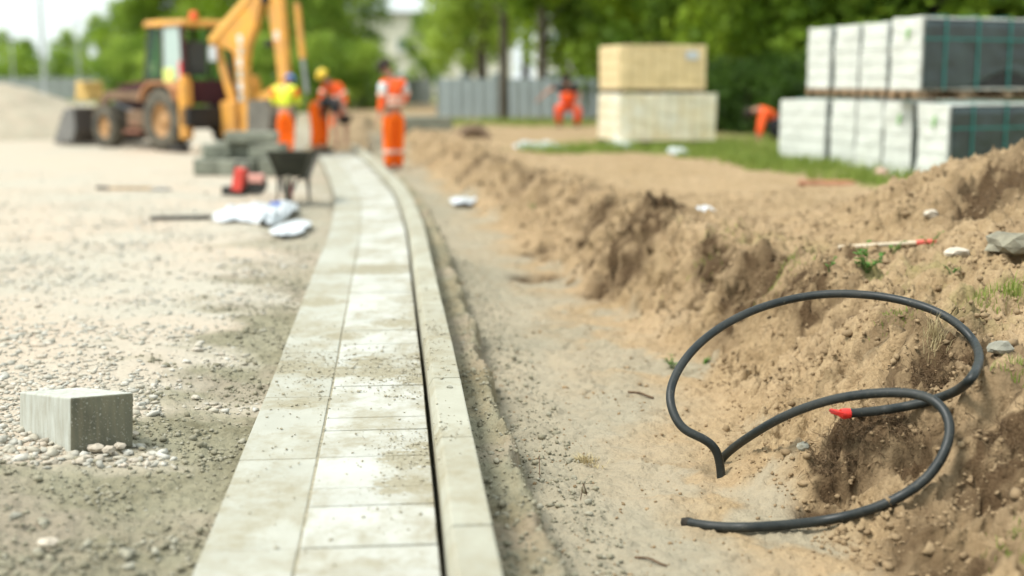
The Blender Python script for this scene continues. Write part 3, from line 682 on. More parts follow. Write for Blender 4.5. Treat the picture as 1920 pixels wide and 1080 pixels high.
roots(1590, 835, 360, .07, .11, 'hairy root tangle hanging in the hollow under the red cap')
roots(1700, 810, 360, .06, .12, 'curly roots in the hollow between the two cable loops')
roots(1545, 870, 200, .04, .08, 'short root fringe at the left end of the hollows below the cable')
roots(1670, 775, 160, .06, .08, 'fine roots under the straight piece of cable with the red cap')
roots(1880, 830, 260, .08, .10, 'root tangle in the dark bank at the right edge beside the cable')
roots(1350, 490, 260, .10, .12, 'dark overhanging roots on the bank brow above the cable arch left side')
roots(1510, 530, 240, .08, .12, 'dark overhanging roots on the bank brow directly behind the cable top')
def twig(px, py, qx, qy, label, rad=.003, bow=.01):
    a, b_ = hit(px, py), hit(qx, qy); r = MB(); m_ = (a+b_)/2+Vector((0, 0, bow)); P = [a, a.lerp(m_, .6)+Vector((0, .006, 0)), m_, m_.lerp(b_, .5)+Vector((0, -.005, 0)), b_]
    tag(r.tube([p-a+Vector((0, 0, rad)) for p in catmull(P, 3)], rad, 6).build('twig', mat('twig_bark', (.13, .08, .045), .9, noise=.4, nscale=40), loc=a), label, 'twig')
twig(1178, 738, 1225, 750, 'short brown twig on the trench floor left of the cable', .006)
twig(1100, 870+60, 1088, 940, 'thin upright stalk beside the dead grass clump', .002, .06)
twig(1190, 1052, 1250, 1068, 'reddish brown twig near the bottom edge under the cable end', .004)
twig(1010, 860, 1012, 900, 'dark thin stalk at the trench edge beside the mud shelf', .002, .05)

# ------------------------------------------------------------------ rocks, rubbish
M_rock = mat('grey_rock', (.30, .29, .23), .85, noise=.4, nscale=9, bump=.6, bscale=30); M_pale = mat('pale_rock', (.55, .48, .38), .9, noise=.3, nscale=6, bump=.5)
M_white = mat('white_plastic', (.56, .59, .60), .45, noise=.12, nscale=5, spec=.5)
def rock(px, py, r, m, label, z=None, flat=.6, seed=1, name='rock', Y=None):
    p = hit(px, py) if z is None else (on(px, py, z)); mb = MB().ball((0, 0, r*flat*.35), (r, r*.8, r*flat), jit=.2, seed=seed, sub=2); mb.sm = [False]*len(mb.sm)
    tag(mb.build(name, m, loc=p), label, 'rock')
rock(1900, 478, .15, mat('brown_rock', (.27, .25, .18), .9, noise=.4, nscale=12, bump=.6), 'big grey flat rock on the spoil at the right edge', flat=.45, seed=5)
rock(1795, 478, .07, M_pale, 'pale stone beside the red end of the rod', flat=.45, seed=8)
rock(1745, 410, .05, M_pale, 'small pale stone high on the spoil heap', seed=9)
rock(1650, 335, .10, mat('pink_rock', (.5, .33, .26), .9), 'pinkish stone in the grass before the white pack ends', flat=.9, seed=6)
rock(1505, 850, .03, M_rock, 'small grey pebble below the root hollows', seed=10)
rock(843, 727, .014, M_rock, 'small dark pebble lying on the kerb top', z=.104, seed=12)
rock(1875, 660, .05, M_rock, 'brown clod behind the right end of the cable', seed=13)
rock(372, 288, .16, M_pale, 'pale lump on the ground behind the rear wheel of the backhoe loader', flat=.9, seed=2)
rock(405, 294, .2, M_pale, 'large pale boulder at the left end of the grey block heap', flat=.8, seed=3)
for k, (px, py, r) in enumerate([(60, 858, .022), (205, 845, .026), (180, 842, .03), (225, 838, .024), (100, 868, .02), (150, 866, .022), (40, 846, .024), (250, 815, .022)]):
    rock(px, py, r, M_grav if False else M_pale, ['stone at the foot of the left face of the block', 'rounded stone against the right face of the block', 'larger rounded stone against the right face of the block', 'yellowish stone near the right corner of the block', 'small stone below the left face of the block', 'small stone just below the front corner of the block', 'stone at the far left corner of the block', 'stone beside the right rear corner of the block'][k], z=.0, seed=20+k)
rock(90, 1018, .03, M_pale, 'flat pinkish stone on the mud in the bottom left', z=.02, flat=.4, seed=40)
rock(30, 930+40, .022, M_rock, 'grey stone at the left edge on the mud', z=.03, seed=41)
def crumple(px0, py0, px1, py1, z, height, label, seed, name='plastic_sheet', m=None, extra=None):
    a = on(px0, py1, z); b_ = on(px1, py1, z); c = on((px0+px1)/2, py0+(py1-py0)*.35, z); W_ = (b_-a).length; D = max(.12, c.y-a.y)
    n = 34; x = np.linspace(-1, 1, n); XX, YY = np.meshgrid(x, x); rad_ = np.sqrt(XX**2+YY**2)
    q = np.arctan2(YY, XX); rim = 1+.22*perlin(np.cos(q)*1.7+seed, np.sin(q)*1.7+seed*2)
    sx = XX*np.sqrt(np.clip(1-YY**2/2, 0, 1))*rim; sy = YY*np.sqrt(np.clip(1-XX**2/2, 0, 1))*rim
    zz = height*(.25+.75*np.abs(fbm(XX*1.6+seed, YY*1.6, 2)))*(1-ss(.6, 1.3, rad_))+height*.5*np.abs(ridged(XX*2.2+seed, YY*3, 4))*(1-ss(.8, 1.4, rad_))
    V = np.stack([sx*W_/2, sy*D/2, zz], -1).reshape(-1, 3); ix = np.arange(n*n).reshape(n, n)
    F = np.stack([ix[:-1, :-1], ix[:-1, 1:], ix[1:, 1:], ix[1:, :-1]], -1).reshape(-1, 4)
    o = link(name, np_mesh(name, V, F, True), None, [m or M_white]); o.location = ((a.x+b_.x)/2, a.y+D/2, z+.004)
    sl = o.modifiers.new('thick', 'SOLIDIFY'); sl.thickness = .003; tag(o, label, 'plastic sheet'); return o
sh = crumple(368, 374, 510, 420, 0, .09, 'large crumpled white plastic sheet on the gravel before the wheelbarrow', 2)
MB().box((.25, .12, .11), (.11, .1, .012), rx=.3).build('blue_label', mat('blue_print', (.05, .10, .35), .5), sh)
crumple(492, 400, 556, 444, 0, .04, 'small white plastic scrap to the lower right of the big sheet', 5)
crumple(465, 372, 525, 424, 0, .13, 'upright white plastic fold at the right end of the big sheet', 7)
crumple(968, 264, 1066, 282, .27, .08, 'long white plastic sheet on the sandy plateau left of the yellow packs', 3)
crumple(1258, 278, 1298, 290, .27, .07, 'white plastic scrap in the grass before the yellow packs', 8)
crumple(1148, 262, 1200, 280, .27, .10, 'white film end lying at the left foot of the yellow packs', 9)
crumple(842, 367, 890, 384, -.085, .06, 'small white scrap at the foot of the far bank', 4)
crumple(1302, 390, 1348, 404, .3, .05, 'small white piece of plastic on the plateau left of the spoil heap', 6)
M_wood = mat('worn_wood', (.42, .29, .15), .75, noise=.35, nscale=14); M_dark = mat('dark_steel', (.05, .05, .045), .6, .3, noise=.4, nscale=6); M_steel = mat('grey_steel', (.32, .33, .32), .45, .6, noise=.3, nscale=8)
def bar(a, b_, r, m, name, label, cat):
    a, b_ = Vector(a), Vector(b_); return tag(MB().cyl((0, 0, 0), b_-a, r, n=10).build(name, m, loc=a), label, cat)
a = on(282, 409, .03); b_ = on(396, 407, .03); bar(a, b_, .022, M_dark, 'steel_bar', 'dark bar lying on the gravel at the left end of the white sheet', 'bar')
sv_ = empty('shovel', on(240, 357, .0)); tag(sv_, 'long handled shovel lying flat on the yard gravel before the backhoe loader', 'shovel')
MB().cyl((-.25, 0, .03), (.32, 0, .03), .018, n=10).build('handle', M_wood, sv_); MB().cyl((-.42, 0, .035), (-.25, 0, .03), .022, n=10).build('grip', M_dark, sv_)
MB().prism([(.30, -.03), (.36, -.1), (.52, -.11), (.60, 0), (.52, .11), (.36, .1), (.30, .03)], .015, .03, 'xy').build('blade', M_steel, sv_, bevel=.004)
# rod with red end
a = hit(1570, 470)+Vector((0, -.02, .02)); b_ = hit(1715, 464)+Vector((0, -.02, .02))
rd = empty('marker_rod', a); tag(rd, 'wooden marker rod with a red painted end lying across the bank', 'marker rod'); v = b_-a
MB().cyl((0, 0, 0), v, .014, n=10).build('rod', mat('pale_wood', (.6, .5, .36), .7, noise=.3), rd); MB().cyl(v, v*1.32, .016, n=10).build('red_end', mat('red_paint', (.6, .12, .09), .5), rd)
pl = on(1500, 346, .27); tag(MB().box((.3, 0, .02), (.62, .12, .05), rz=-.05).build('brick_plank', mat('brick_red', (.5, .24, .14), .85, noise=.3), loc=pl, bevel=.006), 'reddish plank lying in the sand before the white pack ends', 'plank')

# ------------------------------------------------------------------ wrapped packs on the right
def film_mat(name, col, rough, spec=.5, band=0.):
    m = mat(name, col, rough, noise=.18, nscale=3, spec=spec, bump=.5, bscale=9); return m
M_end = mat('pack_end_film', (.62, .64, .58), .5, noise=.14, nscale=7, spec=.4, bump=.25, bscale=16)
M_film = mat('dark_film', (.014, .024, .023), .33, noise=.5, nscale=3, spec=.6, bump=.9, bscale=7, col2=(.03, .05, .047)); M_strap = mat('teal_strap', (.03, .20, .17), .5); M_seam = mat('pack_seam', (.42, .44, .40), .6)
M_green = mat('green_spray', (.22, .45, .14), .7); M_cap = mat('film_top', (.55, .58, .53), .5, bump=.4, bscale=12)
M_pw = mat('pallet_wood', (.32, .22, .13), .85, noise=.4, nscale=9)
def rough_box(w_, l, h, amp, seed, nx=10, ny=18, nz=10):
    bm = bmesh.new(); bmesh.ops.create_cube(bm, size=1)
    bmesh.ops.subdivide_edges(bm, edges=bm.edges[:], cuts=9, use_grid_fill=True)
    V = np.array([v.co[:] for v in bm.verts])*np.array([l, w_, h])+np.array([l/2, w_/2, h/2])
    d = amp*fbm(V[:, 0]*3+seed, V[:, 2]*4+V[:, 1]*3, 3); c = V-np.array([l/2, w_/2, h/2]); 
    V[:, 0] += np.sign(c[:, 0])*d*(np.abs(c[:, 0]) > l*.49); V[:, 1] += np.sign(c[:, 1])*d*(np.abs(c[:, 1]) > w_*.49)
    V[:, 2] += (c[:, 2] > h*.49)*d*.8
    mb = MB(); mb.add(V.tolist(), [[v.index for v in f.verts] for f in bm.faces]); bm.free(); return mb
def pack(corner, ang, w_, l, h, label, group, seed, pallet=0., mark=False, name='wrapped_pack'):
    # local x runs along the dark side, local y back along the pale end
    r = empty(name, corner, ang); tag(r, label, 'wrapped pack', group); z0 = pallet
    M0 = Matrix.Translation((0, 0, z0))
    b = rough_box(w_, l, h, .012, seed); b2 = MB(); b2.add([Vector(v)+Vector((0, 0, z0)) for v in b.v], b.f); b2.build('block_stack', M_end, r, bevel=.008)
    # dark film on the long side, front and back
    n = 26; x = np.linspace(.025, l-.02, n); zz = np.linspace(.01, h-.045, 12); XX, ZZ = np.meshgrid(x, zz)
    for sgn, y0 in ((-1, -.014), (1, w_+.014)):
        yy = y0+sgn*(.006+.012*np.abs(fbm(XX*2+seed, ZZ*4, 3)))
        zb = ZZ.copy()
        if pallet: zb = zb+(.22*np.exp(-((XX-l*.62)/.42)**2))*ss(.4, 0, ZZ/h)   # film pulled up in an arch
        V = np.stack([XX, yy, zb+z0], -1).reshape(-1, 3); ix = np.arange(V.shape[0]).reshape(12, n); F = np.stack([ix[:-1, :-1], ix[:-1, 1:], ix[1:, 1:], ix[1:, :-1]], -1).reshape(-1, 4)
        o = link('film', np_mesh('film', V, F, True), r, [M_film]); sl = o.modifiers.new('t', 'SOLIDIFY'); sl.thickness = .004
    core = MB(); core.box((l/2+.02, w_/2, h/2+z0), (l-.05, w_+.02, h-.05)); core.build('dark_core', mat('dark_blocks', (.035, .035, .032), .8, noise=.4), r)
    for k in range(3):
        x0 = .35+k*.52
        if x0 < l-.1:
            s = MB(); s.box((x0, -.034, h/2+z0), (.026, .006, h)); s.box((x0, w_+.034, h/2+z0), (.026, .006, h)); s.box((x0, w_/2, h+z0+.018), (.026, w_+.075, .006)); s.build('strap', M_strap, r)
    s = MB(); s.box((l/2, -.036, h*.70+z0), (l, .006, .02)); s.build('strap', M_strap, r)
    for k in range(1, 5): MB().box((-.0135, w_/2, h*k/5+z0), (.004, w_*.96, .006)).build('course_line', M_seam, r)
    if mark: MB().box((-.02, w_*.42, h*.78+z0), (.004, .04, .13), rx=.25).build('green_mark', M_green, r)
    if pallet:
        p = MB()
        for yy in (.05, w_/2, w_-.05): p.box((l/2, yy, .0125), (l, .09, .022))
        p.build('runner', M_pw, r)
        for xx in (.05, l*.33, l*.66, l-.08):
            for yy in (.06, w_/2, w_-.06): MB().box((xx, yy, .06), (.13, .1, .07)).build('pallet_block', M_pw, r)
        p = MB()
        for i in range(9): p.box((.05+i*(l-.1)/8, w_/2, .107), (.11, w_, .02))
        p.build('deck', M_pw, r)
    return r
angp = math.atan2(.43, .90); q = Vector((math.cos(angp), math.sin(angp), 0)); qy = Vector((-q.y, q.x, 0))
names = ['first', 'second', 'third', 'fourth', 'fifth', 'sixth']
low = [(1503, 19.5), (1545, 18.6), (1600, 17.8), (1650, 17.1), (1705, 16.15), (1772, 15.2)]
lab = ['plain pale pack at the far left end of the lower row', 'pale pack close against the far left pack of the lower row', 'lower row pack standing third from the far left end', 'lower row pack directly left of the one with the faint green mark', 'lower row pack with a faint green mark, beside the biggest near pack', 'nearest lower pack with a green mark and its dark film side in view']
for k, (px, Y) in enumerate(low):
    X = (px-960)/FPX*(Y*math.cos(TH)+1.2*math.sin(TH))
    pack((X, Y, .245), angp, (.5 if k > 1 else .56), 2.1, .93-.015*(k == 0), lab[k], 'shrink wrapped packs in the lower row', k*3.3, 0, k in (4, 5))
up = [(1553, 19.0), (1606, 18.1), (1659, 17.2), (1722, 15.75)]
lab2 = ['upper pack at the far left end of the upper row', 'upper pack standing second from the far left', 'upper pack just left of the one marked in green', 'near upper pack with a green mark and an arch of lifted dark film']
for k, (px, Y) in enumerate(up):
    X = (px-960)/FPX*(Y*math.cos(TH)+.3*math.sin(TH))
    pack((X, Y, 1.215), angp, (.5 if k < 3 else .52), 2.2, .86, lab2[k], 'shrink wrapped packs on pallets in the upper row', 20+k*2.7, .118, k == 3)
# more of the same standing behind, partly seen at the right edge
for k in range(2):
    pass
# yellow packs
M_yel = mat('yellow_block_film', (.74, .57, .30), .45, noise=.15, nscale=4, spec=.4, bump=.25, bscale=12); M_yel2 = mat('milky_film', (.76, .72, .58), .35, noise=.2, nscale=3, spec=.5, bump=.6, bscale=8, col2=(.70, .60, .38))
M_yend = mat('yellow_pack_end', (.72, .64, .46), .5, noise=.2, nscale=5)
def ypack(corner, ang, w_, l, h, m, label, seed, pal=True, film=True):
    r = empty('yellow_pack', corner, ang); tag(r, label, 'brick pack', 'packs of yellow blocks stacked two high'); z0 = .1 if pal else .02
    b = rough_box(w_, l, h, .012, seed); b2 = MB(); b2.add([Vector(v)+Vector((0, 0, z0)) for v in b.v], b.f); b2.build('block_stack', m, r, bevel=.01)
    for k in range(1, 8): MB().box((l*k/8, -.016, h/2+z0), (.008, .004, h*.96)).build('joint', mat('yellow_joint', (.45, .32, .15), .8), r)
    for k in range(1, 4): MB().box((-.016, w_/2, h*k/4+z0), (.004, w_*.96, .008)).build('joint', mat('yellow_joint', (.45, .32, .15), .8), r)
    if pal:
        p = MB()
        for xx in (.08, l/2, l-.08):
            for yy in (.07, w_/2, w_-.07): p.box((xx, yy, .045), (.13, .12, .09))
        p.box((l/2, w_/2, .095), (l, w_, .018)); p.build('pallet', mat('dark_pallet', (.16, .13, .09), .9, noise=.3), r)
    return r
ya = R(11)
ypack(tuple(at(1160, 273, 24.0)[:2])+(.24,), ya, 1.5, 1.86, .86, M_yel2, 'wide lower pack of yellow blocks under milky film', 1)
u = ypack(tuple(at(1160, 187, 24.1)[:2])+(1.18,), ya, 1.4, 1.66, .80, M_yel, 'upper pack of yellow blocks with a white label in its corner', 3)
MB().box((1.38, -.02, .72), (.24, .006, .15)).build('paper_label', M_white, u)

# ------------------------------------------------------------------ heap of grey blocks, wheelbarrow, red tool
M_gb = mat('weathered_concrete', (.26, .27, .21), .9, noise=.35, nscale=5, bump=.5)
gb = [(-.38, .15, .13, .5, .9, .24, .1), (.12, -.05, .12, .5, .8, .24, -.15), (.55, .1, .13, .42, .8, .25, .2), (.05, .35, .37, .85, .5, .24, .05), (.5, .1, .37, .5, .45, .22, -.2), (.25, .1, .58, .8, .42, .16, .08), (-.35, .2, .36, .4, .6, .2, .3)]
gl = ['left end block at the bottom of the grey heap', 'middle block at the bottom of the grey heap', 'right bottom block of the grey heap next to the wheelbarrow', 'long block in the second layer of the grey heap', 'tilted block in the second layer next to the wheelbarrow', 'long top block of the grey heap', 'short block on the left shoulder of the grey heap']
g0 = on(435, 330, 0)
for k, (x_, y_, z_, l, d, h, a) in enumerate(gb):
    tag(MB().box((0, 0, 0), (l, d, h)).build('concrete_block', M_gb, bevel=.02, loc=(g0.x+x_, g0.y+y_+.3, z_+.0), rz=a), gl[k], 'concrete block', 'grey blocks heaped beside the wheelbarrow')
wb = empty('wheelbarrow', on(541, 385, 0), R(4)); wb.scale = (.86, .86, .95); tag(wb, 'dark wheelbarrow with a red rimmed front wheel beside the kerb strip', 'wheelbarrow')
M_tub = mat('muddy_tub', (.05, .05, .034), .8, noise=.5, nscale=7); M_tyre = mat('dusty_tyre', (.05, .048, .04), .9, col2=(.16, .14, .10), nscale=4, bump=.5); M_rrim = mat('red_rim', (.55, .02, .06), .4)
t = MB(); b0 = [(-.17, .25, .33), (.17, .25, .33), (.20, .78, .30), (-.20, .78, .30)]; t0 = [(-.29, .04, .66), (.29, .04, .66), (.33, 1.0, .62), (-.33, 1.0, .62)]
ti = [(x_*.93, .04+(y_-.04)*.95+.02, z_) for x_, y_, z_ in t0]; bi = [(x_*.93, y_, z_+.02) for x_, y_, z_ in b0]
t.add(b0+t0+bi+ti, [(3, 2, 1, 0), (0, 1, 5, 4), (1, 2, 6, 5), (2, 3, 7, 6), (3, 0, 4, 7), (8, 9, 10, 11), (9, 8, 12, 13), (10, 9, 13, 14), (11, 10, 14, 15), (8, 11, 15, 12), (4, 5, 13, 12), (5, 6, 14, 13), (6, 7, 15, 14), (7, 4, 12, 15)]); t.build('tub', M_tub, wb, bevel=.01)
w_ = empty('wheel', (0, .0, .185)); w_.parent = wb
Ry = Matrix.Rotation(R(90), 4, 'Y') @ Matrix.Rotation(0, 4, 'Z')
MB().lathe([(.11, -.045), (.16, -.05), (.182, -.03), (.187, 0), (.182, .03), (.16, .05), (.11, .045)], 28, Ry).build('tyre', M_tyre, w_)
MB().lathe([(.0, -.03), (.04, -.05), (.05, -.02), (.10, -.03), (.115, -.045), (.118, 0), (.115, .045), (.10, .03), (.05, .02), (.04, .05), (0, .03)], 24, Ry).build('rim', M_rrim, w_)
for sx in (-1, 1):
    MB().tube([(sx*.07, -.02, .185), (sx*.10, .22, .30), (sx*.22, .8, .30), (sx*.29, 1.35, .52)], .018, 8).build('handle', M_dark, wb)
    MB().tube([(sx*.2, .62, .3), (sx*.22, .72, .0), (sx*.21, .9, .3)], .015, 8).build('leg', M_dark, wb)
rt = empty('cut_off_saw', on(452, 366, 0), R(-15)); tag(rt, 'small red power tool standing on the ground left of the wheelbarrow', 'power tool'); M_r2 = mat('red_plastic', (.62, .07, .05), .4, noise=.2)
MB().box((0, 0, .2), (.16, .2, .30), taper=.8, ry=.15).build('engine_housing', M_r2, rt, bevel=.02); MB().tube([(-.08, 0, .3), (-.06, 0, .42), (.1, 0, .42), (.16, 0, .2)], .018, 8).build('handle', M_dark, rt)
MB().cyl((.22, -.02, .15), (.22, .02, .15), .14, n=24).build('disc', M_dark, rt); MB().box((.22, .0, .22), (.22, .07, .12)).build('guard', mat('pink_guard', (.6, .3, .25), .5), rt, bevel=.02); MB().box((-.08, .02, .06), (.3, .22, .1)).build('base', M_dark, rt, bevel=.01)
# heap of slabs beyond the standing man
hb = on(800, 246, .12); tag(MB().box((0, 0, .15), (1.15, .8, .4)).build('concrete_block', M_gb, bevel=.02, loc=(hb.x+.2, 31.5, .25), rz=.15), 'long grey concrete slab on the soil right of the standing man', 'concrete slab')
tag(MB().tube([(-.35, 0, .2), (-.1, 0, .38), (.1, .05, .40), (.35, 0, .15)], [.12, .16, .15, .1], 9).build('tree_stump', mat('stump', (.16, .11, .07), .95, bump=.8), loc=at(888, 240, 27)-Vector((0, 0, .45))), 'dark torn root stump on the bank right of the grey slab', 'stump')

# ------------------------------------------------------------------ people
M_or = mat('orange_fabric', (.95, .15, .008), .75, noise=.12, nscale=5, spec=.2); M_or2 = mat('orange_vest', (.95, .125, .02), .6, noise=.1, nscale=6); M_yv = mat('yellow_vest', (.72, .80, .05), .6); M_refl = mat('reflective_band', (.75, .50, .38), .3, spec=.6)
M_skin = mat('skin', (.42, .22, .15), .55, noise=.1, nscale=20); M_blk = mat('dark_cloth', (.03, .03, .032), .85, noise=.3); M_grey = mat('pale_shirt', (.62, .66, .66), .8); M_cap2 = mat('yellow_helmet_shell', (.8, .55, .03), .35, spec=.5); M_hair = mat('dark_hair', (.03, .02, .015), .8); M_glove = mat('work_glove', (.4, .3, .18), .9); M_boot = mat('boot', (.05, .04, .03), .8)
def skin_mesh(name, nodes, edges, m, parent, root):
    keys = list(nodes); me = bpy.data.meshes.new(name); me.from_pydata([nodes[k][0] for k in keys], [(keys.index(a), keys.index(b)) for a, b in edges], [])
    o = link(name, me, parent, [m]); md = o.modifiers.new('skin', 'SKIN'); md.use_smooth_shade = True; md.branch_smoothing = .4
    for k, v in zip(keys, me.skin_vertices[0].data): v.radius = nodes[k][1] if hasattr(nodes[k][1], '__len__') else (nodes[k][1],)*2; v.use_root = (k == root)
    s = o.modifiers.new('sub', 'SUBSURF'); s.levels = 1; s.render_levels = 1
    return o
def person(label, loc, J, top=M_or2, bottom=M_or, long_sleeve=True, hat=None, bands=True, sc=1., sleeve=None, vest=None):
    r = empty('person', loc); r.scale = (sc,)*3; tag(r, label, 'person'); V3 = lambda k: Vector(J[k])
    n = {}; E = []
    pel, ch, nk, hd = V3('pel'), V3('ch'), V3('nk'), V3('hd'); up = (hd-nk).normalized(); face = Vector(J.get('face', (0, -1, 0))).normalized()
    n['pel'] = (pel, (.13, .10)); n['wa'] = (pel.lerp(ch, .45), (.125, .09)); n['ch'] = (ch, (.15, .105)); n['nk'] = (nk, .055); n['jaw'] = (nk.lerp(hd, .6)+face*.015, .072); n['hd'] = (hd+up*.02, (.085, .095)); n['crown'] = (hd+up*.10, .06)
    n['nose'] = (hd+face*.115-up*.01, .012)
    E += [('pel', 'wa'), ('wa', 'ch'), ('ch', 'nk'), ('nk', 'jaw'), ('jaw', 'hd'), ('hd', 'crown'), ('hd', 'nose')]
    for s in 'LR':
        sh, el, ha, hi, kn, an, to = [V3(k+s) for k in ('sh', 'el', 'ha', 'hi', 'kn', 'an', 'to')]
        n['sh'+s] = (sh, .06); n['el'+s] = (el, .042); n['wr'+s] = (el.lerp(ha, .93), .028); d = (ha-el).normalized(); n['pa'+s] = (ha+d*.05, (.042, .02))
        E += [('ch', 'sh'+s), ('sh'+s, 'el'+s), ('el'+s, 'wr'+s), ('wr'+s, 'pa'+s)]
        sd_ = d.cross(face); sd_ = sd_.normalized() if sd_.length > .1 else Vector((1, 0, 0))
        for f, (off, ln) in enumerate(((-.03, .07), (-.01, .08), (.012, .075), (.032, .06))):
            b_ = ha+d*.085+sd_*off; n[f'f{f}a{s}'] = (b_+d*ln*.5, .009); n[f'f{f}b{s}'] = (b_+d*ln*.85+face*.02, .007); E += [('pa'+s, f'f{f}a{s}'), (f'f{f}a{s}', f'f{f}b{s}')]
        n['th'+s] = (ha+d*.06+sd_*-.055+face*.01, .010); E.append(('pa'+s, 'th'+s))
        n['hi'+s] = (hi, .085); n['kn'+s] = (kn, .056); n['an'+s] = (an, .040); n['to'+s] = (to, (.045, .03)); E += [('pel', 'hi'+s), ('hi'+s, 'kn'+s), ('kn'+s, 'an'+s), ('an'+s, 'to'+s)]
    skin_mesh('body', n, E, M_skin, r, 'pel')
    # trousers
    n = {'pel': (pel, (.165, .125)), 'wa': (pel.lerp(ch, .2), (.155, .12))}; E = [('pel', 'wa')]
    for s in 'LR':
        n['hi'+s] = (V3('hi'+s), .115); n['kn'+s] = (V3('kn'+s), .09); n['an'+s] = (V3('an'+s).lerp(V3('kn'+s), .08), .082); E += [('pel', 'hi'+s), ('hi'+s, 'kn'+s), ('kn'+s, 'an'+s)]
    skin_mesh('trousers', n, E, bottom, r, 'pel')
    n = {'wa': (pel.lerp(ch, .15), (.17, .13)), 'mid': (pel.lerp(ch, .55), (.165, .125)), 'ch': (ch, (.185, .135)), 'nk': (nk.lerp(ch, .25), .075)}; E = [('wa', 'mid'), ('mid', 'ch'), ('ch', 'nk')]
    for s in 'LR':
        n['sh'+s] = (V3('sh'+s), .085); E.append(('ch', 'sh'+s)); el = V3('el'+s)
        n['el'+s] = (el if long_sleeve else V3('sh'+s).lerp(el, .6), .062); E.append(('sh'+s, 'el'+s))
        if long_sleeve: n['wr'+s] = (el.lerp(V3('ha'+s), .85), .048); E.append(('el'+s, 'wr'+s))
    skin_mesh('jacket', n, E, top, r, 'ch')
    if vest: skin_mesh('vest', {'wa': (pel.lerp(ch, .2), (.20, .17)), 'mid': (pel.lerp(ch, .6), (.205, .175)), 'ch': (ch+up*.04, (.225, .18))}, [('wa', 'mid'), ('mid', 'ch')], vest, r, 'ch')
    def ring(a, b_, t, rad, flat=1.):
        c = a.lerp(b_, t); d = (b_-a).normalized(); q = d.to_track_quat('Z', 'Y').to_matrix().to_4x4()
        return MB().lathe([(rad, -.03), (rad+.006, -.025), (rad+.006, .025), (rad, .03)], 18, Matrix.Translation(c) @ q @ Matrix.Diagonal((1, flat, 1, 1)))
    if bands:
        for t in (.35, .6): ring(pel, ch, t, .20, .8).build('reflective_band', M_refl, r)
        for s in 'LR':
            if long_sleeve: ring(V3('sh'+s), V3('el'+s), .7, .078).build('reflective_band', M_refl, r)
            ring(V3('kn'+s), V3('an'+s), .3, .093).build('reflective_band', M_refl, r)
    if sleeve:
        for s in 'LR': skin_mesh('sleeve', {'a': (V3('sh'+s), .093), 'b': (V3('sh'+s).lerp(V3('el'+s), .75), .075)}, [('a', 'b')], sleeve, r, 'a')
    for s in 'LR':
        an, to = V3('an'+s), V3('to'+s); f = to-an; f.z = 0; f = f.normalized() if f.length > .01 else Vector((0, -1, 0)); zb = min(an.z, to.z)-.03
        MB().ball((an+f*.07)+Vector((0, 0, -.02)), (.06+abs(f.x)*.08, .06+abs(f.y)*.08, .055)).build('boot', M_boot, r)
    hq = up.to_track_quat('Z', 'Y').to_matrix().to_4x4(); Mh = Matrix.Translation(hd+up*.045) @ hq
    prof = [(.112, -.03), (.116, .0), (.108, .045), (.08, .085), (.04, .102), (0, .106)]
    if hat: 
        k = 1.18 if hat is M_cap2 else 1.0; mb = MB().lathe([(a*k, b_*k) for a, b_ in prof], 20, Mh); mb.ball(hd+up*.04+face*.12, (.07, .07, .012)); mb.build('helmet' if hat is M_cap2 else 'cap', hat, r)
    else: MB().lathe(prof, 20, Mh).build('hair', M_hair, r)
    return r
def mirror(**k): return k
# standing man, seen from behind and to his left, looking down to the left
person('man in orange high visibility suit and dark cap standing upright beside the kerb, looking down', (-1.97, 21.8, -.12), dict(
    pel=(0.01, 0, .99), ch=(.02, 0, 1.36), nk=(-.02, 0, 1.56), hd=(-.09, -.01, 1.66), face=(-.8, -.2, -.35), shL=(-.13, -.12, 1.46), elL=(-.15, -.14, 1.17), haL=(-.20, -.16, .94),
    shR=(.16, .10, 1.46), elR=(.2, .12, 1.2), haR=(.02, .16, 1.02), hiL=(-.07, -.06, .92), knL=(-.07, -.06, .50), anL=(-.06, -.05, .08), toL=(-.2, -.09, .04), hiR=(.09, .05, .92), knR=(.08, .06, .5), anR=(.07, .08, .08), toR=(-.05, .04, .04)), hat=M_hair, sc=1.06, sleeve=M_grey)
# man by the backhoe, back to us
person('man in yellow vest and orange trousers standing between the backhoe loader and the wheelbarrow', (-4.34, 25.2, 0), dict(
    pel=(0, 0, .86), ch=(.0, .06, 1.2), nk=(.03, .12, 1.36), hd=(.05, .2, 1.42), face=(.1, .9, -.4), shL=(-.18, .06, 1.30), elL=(-.25, .1, 1.04), haL=(-.16, .3, .98), shR=(.18, .06, 1.30), elR=(.24, .1, 1.05), haR=(.2, .3, .98),
    hiL=(-.09, 0, .80), knL=(-.08, .06, .42), anL=(-.08, .0, .06), toL=(-.09, .15, .03), hiR=(.09, 0, .8), knR=(.08, .06, .42), anR=(.07, 0, .06), toR=(.08, .15, .03)), top=M_yv, sleeve=M_or2, bands=False, hat=mat('blue_cap', (.1, .25, .6), .6))
# man with the yellow helmet
person('man in orange jacket and yellow helmet leaning over behind the bending man', (-3.92, 28.9, 0), dict(
    pel=(.12, 0, .88), ch=(0.02, -.04, 1.24), nk=(-.08, -.1, 1.44), hd=(-.17, -.14, 1.53), face=(-.6, -.6, -.5), shL=(-.16, -.04, 1.36), elL=(-.24, -.14, 1.1), haL=(-.2, -.26, .88), shR=(.17, -.02, 1.34), elR=(.27, -.08, 1.08), haR=(.3, -.2, .86),
    hiL=(.03, 0, .82), knL=(.0, -.06, .46), anL=(.02, .02, .07), toL=(-.02, -.13, .03), hiR=(.2, 0, .82), knR=(.22, -.05, .46), anR=(.22, .04, .07), toR=(.22, -.1, .03)), hat=M_cap2, bands=True)
